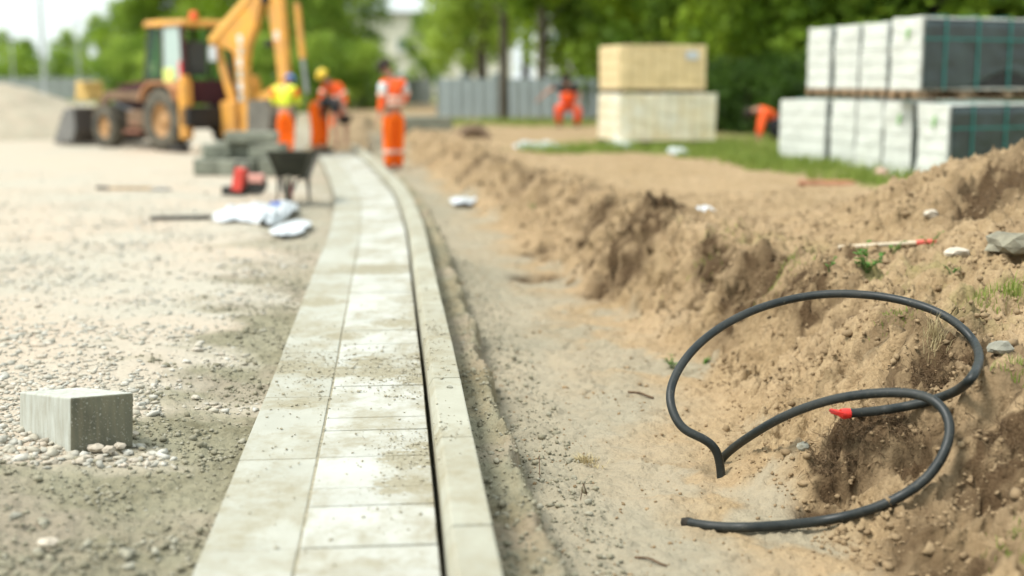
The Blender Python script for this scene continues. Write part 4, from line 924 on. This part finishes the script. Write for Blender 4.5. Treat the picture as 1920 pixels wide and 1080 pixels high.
# bending man
person('man in dark shirt and orange trousers bending deep over the end of the kerb strip', (-3.80, 26.2, .0), dict(
    pel=(-.05, .0, .83), ch=(.26, -.1, .90), nk=(.40, -.16, .78), hd=(.42, -.2, .64), face=(.2, -.3, -.9), shL=(.27, -.28, .84), elL=(.30, -.34, .52), haL=(.30, -.34, .27), shR=(.35, .08, .84), elR=(.42, .04, .5), haR=(.42, -.04, .26),
    hiL=(-.10, -.09, .78), knL=(-.06, -.16, .42), anL=(-.10, -.12, .07), toL=(.04, -.2, .03), hiR=(-.04, .09, .78), knR=(.04, .1, .42), anR=(0, .14, .07), toR=(.14, .1, .03)), top=M_blk, long_sleeve=False, bands=False, sc=1.18)
# crouching man by the fence
person('man in orange vest crouching with one arm out in front of the grey fence', (at(1062, 240, 34).x, 34, .20), dict(
    pel=(.06, .12, .5), ch=(.02, -.06, .88), nk=(0, -.14, 1.04), hd=(-.02, -.2, 1.12), face=(-.1, -.9, -.4), shL=(-.19, -.06, .98), elL=(-.42, -.12, .88), haL=(-.6, -.2, .72), shR=(.2, -.06, .98), elR=(.3, -.16, .72), haR=(.22, -.34, .55),
    hiL=(-.06, .1, .48), knL=(-.2, -.22, .5), anL=(-.16, .0, .08), toL=(-.18, -.14, .04), hiR=(.16, .1, .48), knR=(.28, -.2, .46), anR=(.24, .02, .08), toR=(.26, -.12, .04)), top=M_blk, vest=mat('orange_red_vest', (.95, .12, .025), .6), bottom=mat('red_trousers', (.9, .10, .02), .7), bands=False, long_sleeve=False, sc=1.12)
# man bending at the foot of the trees
person('man in orange vest bending down beside the far left wrapped pack', (at(1442, 262, 26).x, 26, .2), dict(
    pel=(.12, .0, .42), ch=(-.08, -.04, .66), nk=(-.24, -.08, .66), hd=(-.36, -.1, .6), face=(-.6, -.3, -.7), shL=(-.14, -.2, .62), elL=(-.2, -.26, .34), haL=(-.24, -.28, .12), shR=(-.1, .12, .62), elR=(-.16, .1, .34), haR=(-.22, 0, .12),
    hiL=(.14, -.08, .4), knL=(-.02, -.2, .36), anL=(.12, -.14, .06), toL=(0, -.18, .03), hiR=(.2, .08, .4), knR=(.06, .14, .36), anR=(.2, .1, .06), toR=(.08, .12, .03)), top=mat('orange_red_vest', (.95, .12, .025), .6), bottom=M_blk, bands=False, sc=1.05)

# ------------------------------------------------------------------ backhoe loader
M_ye = mat('machine_yellow', (.74, .36, .06), .6, noise=.3, nscale=2.5, spec=.3, col2=(.50, .26, .08)); M_yed = mat('dusty_yellow', (.22, .14, .085), .8, noise=.35, nscale=3); M_mar = mat('maroon_panel', (.12, .015, .03), .5); M_mb = mat('black_machine', (.03, .028, .026), .6, noise=.4, nscale=5); M_glass = None
def glass():
    m = bpy.data.materials.new('cab_glass'); m.use_nodes = True; N = m.node_tree.nodes; L = m.node_tree.links; b = N['Principled BSDF']; b.inputs['Base Color'].default_value = (.12, .2, .15, 1); b.inputs['Roughness'].default_value = .08; b.inputs['Specular IOR Level'].default_value = .8
    t = N.new('ShaderNodeBsdfTransparent'); t.inputs[0].default_value = (.72, .86, .78, 1); x = N.new('ShaderNodeMixShader'); x.inputs[0].default_value = .16; L.new(t.outputs[0], x.inputs[1]); L.new(b.outputs[0], x.inputs[2]); L.new(x.outputs[0], N['Material Output'].inputs['Surface']); return m
M_glass = glass()
bh = empty('backhoe_loader', (-6.68, 27.8, 0), math.atan2(.68, -.73)); tag(bh, 'yellow backhoe loader with a raised digging arm parked on the gravel yard', 'backhoe loader')
def wheel(x_, y_, r, w_, side):
    e_ = empty('wheel', (x_, y_, r)); e_.parent = bh; Rx = Matrix.Rotation(R(-90)*side, 4, 'X'); h = w_/2
    t = MB().lathe([(r*.55, -h*.9), (r*.8, -h), (r*.95, -h*.92), (r*.99, -h*.5), (r, 0), (r*.99, h*.5), (r*.95, h*.92), (r*.8, h), (r*.55, h*.9)], 36, Rx)
    for k in range(22):
        a = 2*PI*k/22; 
        for sg in (-1, 1): t.box((0, 0, 0), (.06, .05, w_*.46), Rx @ Matrix.Rotation(a+sg*.07, 4, 'Z') @ Matrix.Translation((r*1.0, 0, sg*w_*.24)) @ Matrix.Rotation(sg*.5, 4, 'X'))
    t.build('tyre', M_tyre, e_)
    MB().lathe([(r*.56, -h*.9), (r*.57, h*.7), (r*.53, h*.72), (r*.50, h*.35), (r*.25, h*.25), (r*.22, h*.5), (r*.12, h*.55), (0, h*.55)], 32, Rx).build('rim', mat('rusty_yellow_rim', (.50, .29, .13), .7, noise=.3, nscale=6), e_)
for sd_ in (1, -1): wheel(-.2, sd_*.8, .64, .40, sd_); wheel(2.15, sd_*.78, .45, .30, sd_)
MB().box((.9, 0, .62), (3.0, .7, .35)).box((2.3, 0, .7), (1.0, .55, .5)).build('chassis', M_mb, bh, bevel=.03)
MB().cyl((2.15, -.7, .45), (2.15, .7, .45), .07).cyl((0, -.7, .64), (0, .7, .64), .1).build('axle', M_mb, bh)
MB().prism([(.85, .85), (2.55, .8), (2.6, 1.15), (2.45, 1.28), (.95, 1.45), (.8, 1.4)], -.36, .36).build('bonnet', mat('dark_bonnet', (.075, .035, .033), .6, noise=.5), bh, bevel=.04)
MB().prism([(.75, 1.42), (2.45, 1.285), (2.45, 1.32), (.75, 1.50)], -.38, .38).box((2.3, .37, 1.1), (.35, .03, .18)).build('bonnet_stripe', M_mar, bh, bevel=.01)
MB().box((1.15, .55, .62), (.62, .42, .38)).build('fuel_tank', M_yed, bh, bevel=.04); MB().box((1.15, .62, .36), (.66, .45, .05)).box((1.15, .7, .52), (.3, .2, .03)).build('step', mat('rust_step', (.32, .15, .10), .8), bh, bevel=.01)
for sd_ in (1, -1):
    fp = [(-.62, 1.05), (-.52, 1.28), (-.25, 1.42), (.35, 1.42), (.62, 1.28), (.75, 1.02), (.70, 1.0), (.58, 1.22), (.33, 1.36), (-.23, 1.36), (-.47, 1.24), (-.56, 1.03)]
    MB().prism([(a-.17, b_) for a, b_ in fp], sd_*.55, sd_*1.0).build('fender', mat('fender_orange', (.50, .24, .11), .6, noise=.3), bh, bevel=.015)
# cab
MB().box((.2, 0, 1.2), (1.35, 1.1, .5)).build('cab_base', mat('maroon_cab', (.09, .022, .025), .6, noise=.4), bh, bevel=.03)
def pillar(a, b_, r=.035): return MB().cyl(a, b_, r, n=8)
for sd_ in (1, -1):
    y = sd_*.58
    pillar((1.0, y*.9, 1.4), (.75, y*.9, 2.55), .06).build('pillar', mat('brown_black_frame', (.07, .03, .03), .6), bh); pillar((.25, y, 1.4), (.2, y, 2.55), .04).build('pillar', mat('brown_black_frame', (.07, .03, .03), .6), bh); pillar((-.55, y, 1.35), (-.5, y, 2.55), .06).build('pillar', mat('brown_black_frame', (.07, .03, .03), .6), bh)
    MB().prism([(.97, 1.45), (.27, 1.45), (.23, 2.52), (.73, 2.52)], y-.01, y+.01).build('side_window', M_glass, bh); MB().prism([(.22, 1.45), (-.52, 1.45), (-.48, 2.52), (.18, 2.52)], y-.01, y+.01).build('side_window', mat('painted_reflection_glass', (.36, .46, .42), .15, spec=.8) if sd_ > 0 else M_glass, bh)  # pale colour on the visible rear pane paints in its reflection
MB().add([(1.0, -.5, 1.45), (1.0, .5, 1.45), (.76, .5, 2.52), (.76, -.5, 2.52), (1.015, -.5, 1.45), (1.015, .5, 1.45), (.775, .5, 2.52), (.775, -.5, 2.52)], [(0, 1, 2, 3), (7, 6, 5, 4)]).build('windscreen', M_glass, bh)
MB().box((.15, 0, 2.61), (1.5, 1.3, .13), taper=.93).build('roof', M_ye, bh, bevel=.04)
MB().lathe([(.085, 0), (.085, .1), (.06, .15), (0, .16)], 16, Matrix.Translation((-.52, .3, 2.68))).build('beacon', mat('orange_lens', (.85, .12, .03), .3), bh)
MB().box((.1, .0, 1.6), (.5, .5, .12)).box((-.12, 0, 1.95), (.12, .48, .6)).build('seat', mat('seat_cloth', (.10, .10, .09), .9), bh, bevel=.04)
MB().lathe([(.17, -.012), (.19, 0), (.17, .012), (.15, 0), (.17, -.012)], 20, Matrix.Translation((.68, 0, 1.75)) @ Matrix.Rotation(.6, 4, 'Y')).build('steering_wheel', M_mb, bh)
MB().box((-.45, .6, 1.62), (.10, .04, .42)).build('hazard_panel', mat('red_panel', (.8, .02, .02), .5), bh, bevel=.015); MB().box((.0, .602, 1.55), (.4, .02, .28)).build('sticker', mat('lime_sticker', (.6, .7, .2), .6), bh, bevel=.005)
MB().box((.7, .545, 1.7), (.18, .02, .22)).build('sticker', mat('tan_sticker', (.6, .45, .2), .6), bh)
# loader arms and bucket
for sd_ in (1, -1):
    y = sd_*.52; MB().prism([(.9, 1.0), (1.0, 1.2), (2.6, 1.22), (3.2, .75), (3.35, .4), (3.2, .35), (3.02, .68), (2.5, 1.02)], y-.05, y+.05).build('loader_arm', M_yed, bh, bevel=.015)
    MB().cyl((1.4, y*.8, .7), (2.5, y*.8, .95), .045).build('loader_ram', M_steel, bh)
pf = [(3.2, .85), (3.15, .35), (3.3, .1), (3.9, .02), (4.15, .03), (4.1, .06), (3.9, .08), (3.36, .17), (3.24, .38), (3.28, .85)]
MB().prism(pf, -1.02, 1.02).build('loader_bucket', mat('bucket_steel', (.12, .10, .085), .7, .2, noise=.4), bh, bevel=.01)
for sd_ in (1, -1): MB().prism([(3.2, .85), (3.15, .35), (3.3, .1), (4.15, .02), (4.1, .12), (3.6, .8)], sd_*1.0, sd_*1.05).build('bucket_side', mat('bucket_side_steel', (.22, .215, .20), .6, .2, noise=.4), bh, bevel=.01)
MB().box((3.35, .3, 1.08), (.55, .9, .16)).box((3.4, .5, 1.28), (.36, .5, .28)).build('bucket_load', mat('tan_yellow', (.62, .42, .14), .7, noise=.3), bh, bevel=.03)
# stabilisers and digging arm
for sd_ in (1, -1):
    MB().box((-.95, sd_*.85, .85), (.22, .2, 1.15)).box((-.95, sd_*.85, 1.42), (.16, .14, .25)).build('stabiliser', M_ye, bh, bevel=.02); MB().box((-.95, sd_*.98, .1), (.42, .34, .1)).build('stabiliser_foot', M_mb, bh, bevel=.02)
MB().box((-1.05, 0, .72), (.28, 1.9, .4)).build('rear_frame', M_mb, bh, bevel=.02); MB().box((-1.4, 0, .65), (.5, .35, .75)).build('kingpost', M_ye, bh, bevel=.04)
MB().prism([(-1.66, .3), (-2.02, .3), (-1.96, 1.1), (-1.92, 1.75), (-2.02, 2.1), (-2.3, 2.5), (-2.5, 3.0), (-2.3, 3.15), (-1.5, 2.68), (-1.0, 2.25), (-1.02, 2.14), (-1.52, 2.0), (-1.66, 1.2), (-1.72, .6)], -.08, .08).build('boom', M_ye, bh, bevel=.03)
MB().prism([(-.72, 2.3), (-2.35, 3.28), (-2.40, 3.17), (-.80, 2.14)], -.12, .12).build('boom_top_plate', mat('pale_yellow', (.80, .45, .12), .5), bh, bevel=.02)
MB().cyl((-.85, .0, 2.15), (-1.5, .0, .7), .085, n=12).build('boom_ram', M_ye, bh); MB().box((-.92, .14, 1.98), (.24, .05, .30)).build('white_plate', M_white, bh, bevel=.01)
for k, (z_, h) in enumerate([(2.25, .20), (2.02, .16), (1.80, .20), (1.56, .18), (1.32, .20), (1.1, .14)]): MB().box((-1.76-.03*(k < 2), .086, z_), (.13, .012, h*.92)).build('decal', mat('decal_pale', (.60, .66, .64), .5) if k % 2 == 0 else mat('decal_grey', (.42, .50, .48), .5), bh)
MB().prism([(-2.6, 3.6), (-3.08, 3.6), (-3.2, 2.4), (-3.26, 1.35), (-3.0, 1.28), (-2.88, 2.0), (-2.7, 2.75)], -.07, .07).build('dipper', M_ye, bh, bevel=.03)
MB().cyl((-2.7, -.17, 3.0), (-2.7, .17, 3.0), .09).build('pivot', M_mb, bh); MB().cyl((-2.75, -.14, 2.15), (-2.75, .14, 2.15), .07).build('pivot', M_mb, bh)
MB().box((-2.98, .076, 2.3), (.16, .012, .18)).build('decal', mat('decal_pink', (.75, .55, .45), .5), bh)
MB().cyl((-3.54, 0, 2.9), (-3.68, 0, 1.85), .065, n=12).build('dipper_ram', M_ye, bh); MB().cyl((-3.67, 0, 1.9), (-3.78, 0, 1.2), .045, n=10).build('ram_rod', M_steel, bh); MB().box((-2.5, .0, 3.12), (.5, .16, .14), ry=-.4).build('ram_rod', M_steel, bh, bevel=.02)
MB().prism([(-2.95, 1.4), (-3.3, 1.3), (-3.0, 1.05), (-2.35, 1.0), (-2.3, 1.15)], -.07, .07).build('bucket_link', M_ye, bh, bevel=.02)
bp_ = [(-2.3, 1.05), (-2.85, 1.08), (-3.05, .8), (-2.95, .45), (-2.6, .25), (-2.2, .3), (-2.2, .36), (-2.58, .33), (-2.86, .5), (-2.93, .78), (-2.78, .98), (-2.3, .97)]
MB().prism(bp_, -.3, .3).build('digging_bucket', mat('worn_bucket', (.20, .19, .16), .6, .3, noise=.4), bh, bevel=.01)
for sd_ in (1, -1): MB().prism([(-2.3, 1.05), (-2.85, 1.08), (-3.05, .8), (-2.95, .45), (-2.6, .25), (-2.25, .3)], sd_*.3, sd_*.32).build('bucket_side', mat('worn_bucket', (.2, .19, .16), .6), bh)
for k in range(4): MB().box((-2.12, -.24+.16*k, .33), (.2, .05, .035)).build('tooth', M_steel, bh)

n = 40; x = np.linspace(-1, 1, n); XX, YY = np.meshgrid(x, x)
ZZ = .85*np.clip(1-np.sqrt(XX**2+YY**2), 0, 1)**.7*(1+.2*fbm(XX*3+4, YY*3, 3))+.05*fbm(XX*9, YY*9, 3)-.05
V = np.stack([XX*1.1, YY*.9, ZZ], -1).reshape(-1, 3); ix = np.arange(n*n).reshape(n, n); F = np.stack([ix[:-1, :-1], ix[:-1, 1:], ix[1:, 1:], ix[1:, :-1]], -1).reshape(-1, 4)
o = link('soil_heap', np_mesh('soil_heap', V, F, True), None, [mat('heap_soil', (.36, .27, .16), .95, noise=.4, nscale=4, bump=.8, bscale=14)]); o.location = (-3.35, 28.4, -.02); tag(o, 'heap of brown soil beyond the kerb end, between the bending and the standing man', 'soil heap')
# ------------------------------------------------------------------ sand heap, fences, lamp posts, building
M_heap = mat('sand_heap_surface', (.40, .335, .25), .95, noise=.3, nscale=3, bump=.8, bscale=12, col2=(.34, .31, .23))
n = 60; x = np.linspace(-1, 1, n); XX, YY = np.meshgrid(x, x)
ZZ = 1.95*np.clip(1-np.sqrt(XX**2*1.0+YY**2), 0, 1)**.8*(1+.12*fbm(XX*3, YY*3, 3))+.06*fbm(XX*9, YY*9, 3)-.08
V = np.stack([XX*4.6, YY*3.6, ZZ], -1).reshape(-1, 3); ix = np.arange(n*n).reshape(n, n); F = np.stack([ix[:-1, :-1], ix[:-1, 1:], ix[1:, 1:], ix[1:, :-1]], -1).reshape(-1, 4)
o = link('sand_heap', np_mesh('sand_heap', V, F, True), None, [M_heap]); o.location = (-14.7, 34.5, 0); tag(o, 'pale heap of sand and gravel at the left edge behind the yard', 'sand heap')
M_fg = mat('fence_grey', (.27, .32, .32), .6, noise=.15, nscale=1.5); M_fl = mat('fence_pale', (.28, .31, .29), .6, noise=.3, nscale=1)
def sheet_fence(x0, x1, y0, y1, zb, zt, m, label, pitch=.2, post=2.5):
    r = empty('fence', (x0, y0, zb)); tag(r, label, 'fence'); L = math.hypot(x1-x0, y1-y0); r.rotation_euler[2] = math.atan2(y1-y0, x1-x0)
    N_ = int(L/pitch); P = []
    for i in range(N_+1):
        P.append((i*pitch, .03 if i % 2 else -.03))
    mb = MB(); n_ = len(P); mb.add([(a, b_, 0) for a, b_ in P]+[(a, b_, zt-zb) for a, b_ in P], [(i, i+1, i+1+n_, i+n_) for i in range(n_-1)]); o = mb.build('panel', m, r); s = o.modifiers.new('t', 'SOLIDIFY'); s.thickness = .01
    k = 0
    while k*post < L: MB().box((k*post, .07, (zt-zb)/2+.03), (.07, .07, zt-zb+.06)).build('post', M_steel, r); k += 1
    MB().box((L/2, .05, (zt-zb)*.85), (L, .03, .05)).box((L/2, .05, (zt-zb)*.2), (L, .03, .05)).build('rail', M_steel, r)
sheet_fence(-2.6, 9, 46, 43, .1, 1.5, M_fg, 'grey corrugated sheet fence behind the crouching man')
sheet_fence(-50, -14, 92, 88, .1, 1.6, M_fl, 'low pale fence along the far side of the yard at the left', .4)
sheet_fence(-12, -4.6, 88, 76, .1, 1.5, M_fl, 'short pale fence section behind the men at the kerb', .4)
M_post = mat('galvanised_post', (.38, .41, .40), .5, .3)
def lamp(px, Y, h, label):
    r = empty('street_lamp', (at(px, 100, Y).x, Y, 0)); tag(r, label, 'lamp post'); MB().cyl((0, 0, 0), (0, 0, h), .08, .05, 12).build('pole', M_post, r); MB().box((0, 0, .5), (.3, .3, 1.0)).build('base', M_post, r, bevel=.02)
    MB().tube([(0, 0, h), (.3, 0, h+.4), (1.2, 0, h+.5)], .05, 8).build('arm', M_post, r); MB().box((1.4, 0, h+.48), (.7, .25, .12), taper=.8).build('lamp_head', M_post, r, bevel=.02)
lamp(80, 52, 10, 'tall thin grey lamp post rising at the left over the fence')
def pole(px, Y, h, label): 
    r = empty('pole', (at(px, 100, Y).x, Y, 0)); tag(r, label, 'pole'); MB().cyl((0, 0, 0), (0, 0, h), .045, .03, 10).build('shaft', M_post, r); MB().box((0, 0, h), (.3, .1, .1)).build('cap', M_post, r)
pole(22, 58, 3.4, 'short grey pole at the far left end of the pale fence'); pole(146, 58, 3.9, 'short grey pole right of the tall lamp post')
def building(x0, Y, wd, dp, h, storeys, cols, label, base=.7):
    r = empty('building', (x0, Y, 0)); tag(r, label, 'building'); M_w = mat('render_wall', (base, base*.95, base*.8), .9, noise=.12, nscale=.4); M_wd = mat('window_glass', (.22, .26, .28), .15, spec=.8); M_fr = mat('window_frame', (.7, .7, .66), .6)
    MB().box((wd/2, dp/2, h/2), (wd, dp, h)).build('wall', M_w, r); MB().box((wd/2, dp/2, h+.15), (wd+.8, dp+.8, .3)).build('roof', mat('roof_grey', (.25, .24, .22), .8), r)
    for s_ in range(storeys):
        for c in range(cols):
            x_ = (c+.5)*wd/cols; z_ = 1.6+s_*3.0
            f = MB().box((x_, -.03, z_), (1.1, .10, 1.2)).build('window', M_fr, r); MB().box((x_, -.09, z_), (.9, .04, 1.0)).build('pane', M_wd, f)
            MB().box((x_, -.12, z_-.85), (1.7, .25, .08)).build('sill', M_fr, r)
building(-17, 120, 17, 10, 7.2, 2, 6, 'cream apartment building glimpsed between the trees behind the standing man')
building(2, 105, 16, 9, 6, 2, 6, 'pale low building behind the slender trees in the middle')

# ------------------------------------------------------------------ trees
M_bark = mat('tree_bark', (.12, .10, .075), .95, noise=.4, nscale=3, bump=.8, bscale=10)
M_leafs = [leaf_mat('foliage_bright', (.07, .15, .01), (.27, .39, .03), .5), leaf_mat('foliage_deep', (.03, .09, .008), (.24, .36, .035), .45), leaf_mat('foliage_cool', (.10, .20, .02), (.38, .50, .08), .5), leaf_mat('foliage_undergrowth_shade', (.012, .035, .004), (.06, .12, .012), .3)]  # undergrowth leaves darkened, the shade under the trees put into their colour
def crown_mesh(name, hgt_, rad, n, leaf, seed, low=.25, lobes=16):
    g = np.random.default_rng(seed); C = []; 
    for i in range(lobes):
        t = (i+.5)/lobes; z = hgt_*(low+(1-low)*t); rr_ = rad*math.sin(PI*min(1, .18+.82*t))**.7*g.uniform(.5, .95); a = i*2.4+g.uniform(-.5, .5)
        C.append((rr_*math.cos(a)*.8, rr_*math.sin(a)*.8, z, rad*g.uniform(.28, .5)))
    C = np.array(C); k = g.integers(0, lobes, n)
    # sub-clumps within each lobe, for uneven edges and gaps
    sub = g.normal(0, 1, (lobes, 9, 3)); sub /= np.linalg.norm(sub, axis=-1, keepdims=True); j = g.integers(0, 9, n)
    P = C[k, :3]+sub[k, j]*C[k, 3, None]*np.array([1, 1, .75])*.85+g.normal(0, 1, (n, 3))*C[k, 3, None]*.24
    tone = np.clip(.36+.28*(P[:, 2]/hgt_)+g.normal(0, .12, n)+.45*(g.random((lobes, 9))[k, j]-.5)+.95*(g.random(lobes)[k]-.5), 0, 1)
    d1 = g.normal(0, 1, (n, 3)); d1 /= np.linalg.norm(d1, axis=-1, keepdims=True); d2 = np.cross(d1, g.normal(0, 1, (n, 3))); d2 /= np.linalg.norm(d2, axis=-1, keepdims=True)
    s = leaf*g.uniform(.6, 1.3, n)[:, None]
    V = np.stack([P-d1*s, P-d2*s*.55, P+d1*s, P+d2*s*.55], 1).reshape(-1, 3); F = np.arange(4*n).reshape(-1, 4)
    me = np_mesh(name, V, F); at_ = me.attributes.new('tone', 'FLOAT', 'POINT'); at_.data.foreach_set('value', np.repeat(tone, 4).astype(np.float32)); return me, C
def make_tree(hgt_, rad, n, leaf, seed, m, low, tr, name='tree'):
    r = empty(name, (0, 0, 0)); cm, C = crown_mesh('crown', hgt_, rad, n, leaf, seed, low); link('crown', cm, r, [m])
    mb = MB(); mb.tube([(0, 0, -.2), (.05, 0, hgt_*.25), (-.05, .08, hgt_*.55), (0, 0, hgt_*.9)], [tr*1.25, tr, tr*.6, tr*.15], 10)
    for c in C[::2]: 
        z0 = min(c[2]*.7, hgt_*.7); mb.tube([(0, 0, z0), (c[0]*.5, c[1]*.5, (z0+c[2])/2), (c[0], c[1], c[2])], [tr*.35, tr*.22, tr*.06], 6, cap=False)
    mb.build('trunk', M_bark, r); return r
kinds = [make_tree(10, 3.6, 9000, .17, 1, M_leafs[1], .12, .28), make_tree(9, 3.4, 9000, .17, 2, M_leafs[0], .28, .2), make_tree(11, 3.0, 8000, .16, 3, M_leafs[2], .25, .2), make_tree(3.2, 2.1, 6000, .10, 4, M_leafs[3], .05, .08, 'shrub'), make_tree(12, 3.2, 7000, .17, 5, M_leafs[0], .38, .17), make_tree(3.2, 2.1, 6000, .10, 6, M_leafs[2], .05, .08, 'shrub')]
used = [False]*6
def tree(k, px, Y, sc, rz, label, group, szz=1.):
    o = kinds[k] if not used[k] else copy_tree(kinds[k]); used[k] = True
    o.location = (at(px, 150, Y).x, Y, 0 if Y > 50 else .1); o.scale = (sc, sc, sc*szz); o.rotation_euler = (0, 0, rz); tag(o, label, 'shrub' if k in (3, 5) else 'tree', group)
    return o
gL = 'trees in the dense green belt behind the backhoe loader'
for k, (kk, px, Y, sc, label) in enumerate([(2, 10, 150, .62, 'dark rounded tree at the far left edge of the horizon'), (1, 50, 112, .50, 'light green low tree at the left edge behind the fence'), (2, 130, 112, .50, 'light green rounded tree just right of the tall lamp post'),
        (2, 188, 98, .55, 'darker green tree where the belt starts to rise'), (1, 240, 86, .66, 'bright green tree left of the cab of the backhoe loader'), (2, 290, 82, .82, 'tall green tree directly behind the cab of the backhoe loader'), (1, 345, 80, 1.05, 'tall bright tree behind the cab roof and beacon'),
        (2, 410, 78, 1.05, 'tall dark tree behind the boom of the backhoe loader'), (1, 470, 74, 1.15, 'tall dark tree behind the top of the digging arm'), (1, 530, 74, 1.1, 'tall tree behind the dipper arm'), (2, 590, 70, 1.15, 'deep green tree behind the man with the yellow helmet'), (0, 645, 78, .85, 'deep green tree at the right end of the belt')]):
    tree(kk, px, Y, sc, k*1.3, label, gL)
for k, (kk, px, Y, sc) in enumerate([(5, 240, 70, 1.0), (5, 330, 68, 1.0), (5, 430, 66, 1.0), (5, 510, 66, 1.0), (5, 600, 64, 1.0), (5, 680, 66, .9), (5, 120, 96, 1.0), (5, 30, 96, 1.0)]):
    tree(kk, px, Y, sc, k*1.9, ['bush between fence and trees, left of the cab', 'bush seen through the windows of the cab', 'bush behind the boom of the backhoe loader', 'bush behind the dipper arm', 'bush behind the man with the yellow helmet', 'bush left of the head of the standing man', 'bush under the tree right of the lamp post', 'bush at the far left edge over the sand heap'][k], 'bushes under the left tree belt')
gM = 'slender trees in the middle distance'
for k, (kk, px, Y, sc, label) in enumerate([(2, 800, 92, .55, 'thin pale tree above the head of the standing man'), (2, 880, 66, .85, 'loose green tree behind the left end of the grey fence'), (4, 945, 40, .80, 'slender tree with a dark trunk in front of the grey fence'), (4, 1015, 48, .95, 'tree with a bare trunk behind the crouching man'), (1, 1090, 52, 1.1, 'bright leafy tree left of the yellow packs'), (2, 905, 58, 1.1, 'green tree behind the slender dark trunk'),
        (4, 985, 60, 1.0, 'further bare trunked tree behind the grey fence'), (0, 1150, 50, .9, 'dark tree straight behind the yellow packs')]):
    tree(kk, px, Y, sc, 1+k*1.7, label, gM)
gR = 'dark leafy trees behind the packs on the right'
for k, (kk, px, Y, sc, label) in enumerate([(0, 1215, 44, .95, 'dark tree behind the left half of the yellow packs'), (1, 1290, 40, .85, 'bright leafy tree above the right end of the yellow packs'), (0, 1360, 38, .95, 'dark tree between the yellow and the white packs'), (1, 1420, 33, .8, 'bright overhanging tree above the bending man'), (0, 1490, 34, .95, 'dark tree behind the far left wrapped pack'),
        (1, 1570, 34, .9, 'light green tree above the upper row of packs'), (0, 1660, 34, 1.0, 'dark tree above the middle of the upper packs'), (0, 1760, 32, 1.0, 'dark tree above the arch of lifted film'), (0, 1870, 32, 1.0, 'dark tree at the right edge above the packs'), (0, 1980, 32, 1.0, 'dark tree leaning into the right edge'), (0, 1260, 54, 1.1, 'second row tree behind the yellow packs'), (0, 1450, 48, 1.1, 'second row tree above the gap between the packs'), (0, 1640, 46, 1.2, 'second row tree above the wrapped packs'), (0, 1850, 44, 1.2, 'second row tree at the right edge')]):
    tree(kk, px, Y, sc, .4+k*2.1, label, gR)
for k, (px, Y, sc) in enumerate([(1360, 31, .95), (1405, 30, .9), (1450, 31, 1.0), (1500, 29, 1.0), (1240, 36, 1.0), (1310, 34, 1.0), (1570, 28, 1.1), (1660, 28, 1.1), (1760, 27, 1.1), (1870, 26, 1.1), (1430, 36, 1.2), (1350, 40, 1.2), (1190, 44, 1.1)]):
    tree(3, px, Y, sc*.52, k*1.1, ['bush right behind the right end of the yellow packs', 'bush left of the bending man', 'bush behind the bending man', 'bush beside the far left wrapped pack', 'bush hidden behind the yellow packs on the left', 'bush behind the yellow packs on the right', 'bush behind the second upper pack', 'bush behind the third upper pack', 'bush behind the arch of lifted film', 'bush at the right edge behind the packs', 'deeper bush above the bending man', 'deeper bush in the gap right of the yellow packs', 'bush at the end of the grey fence'][k], 'bushes at the foot of the right hand trees')
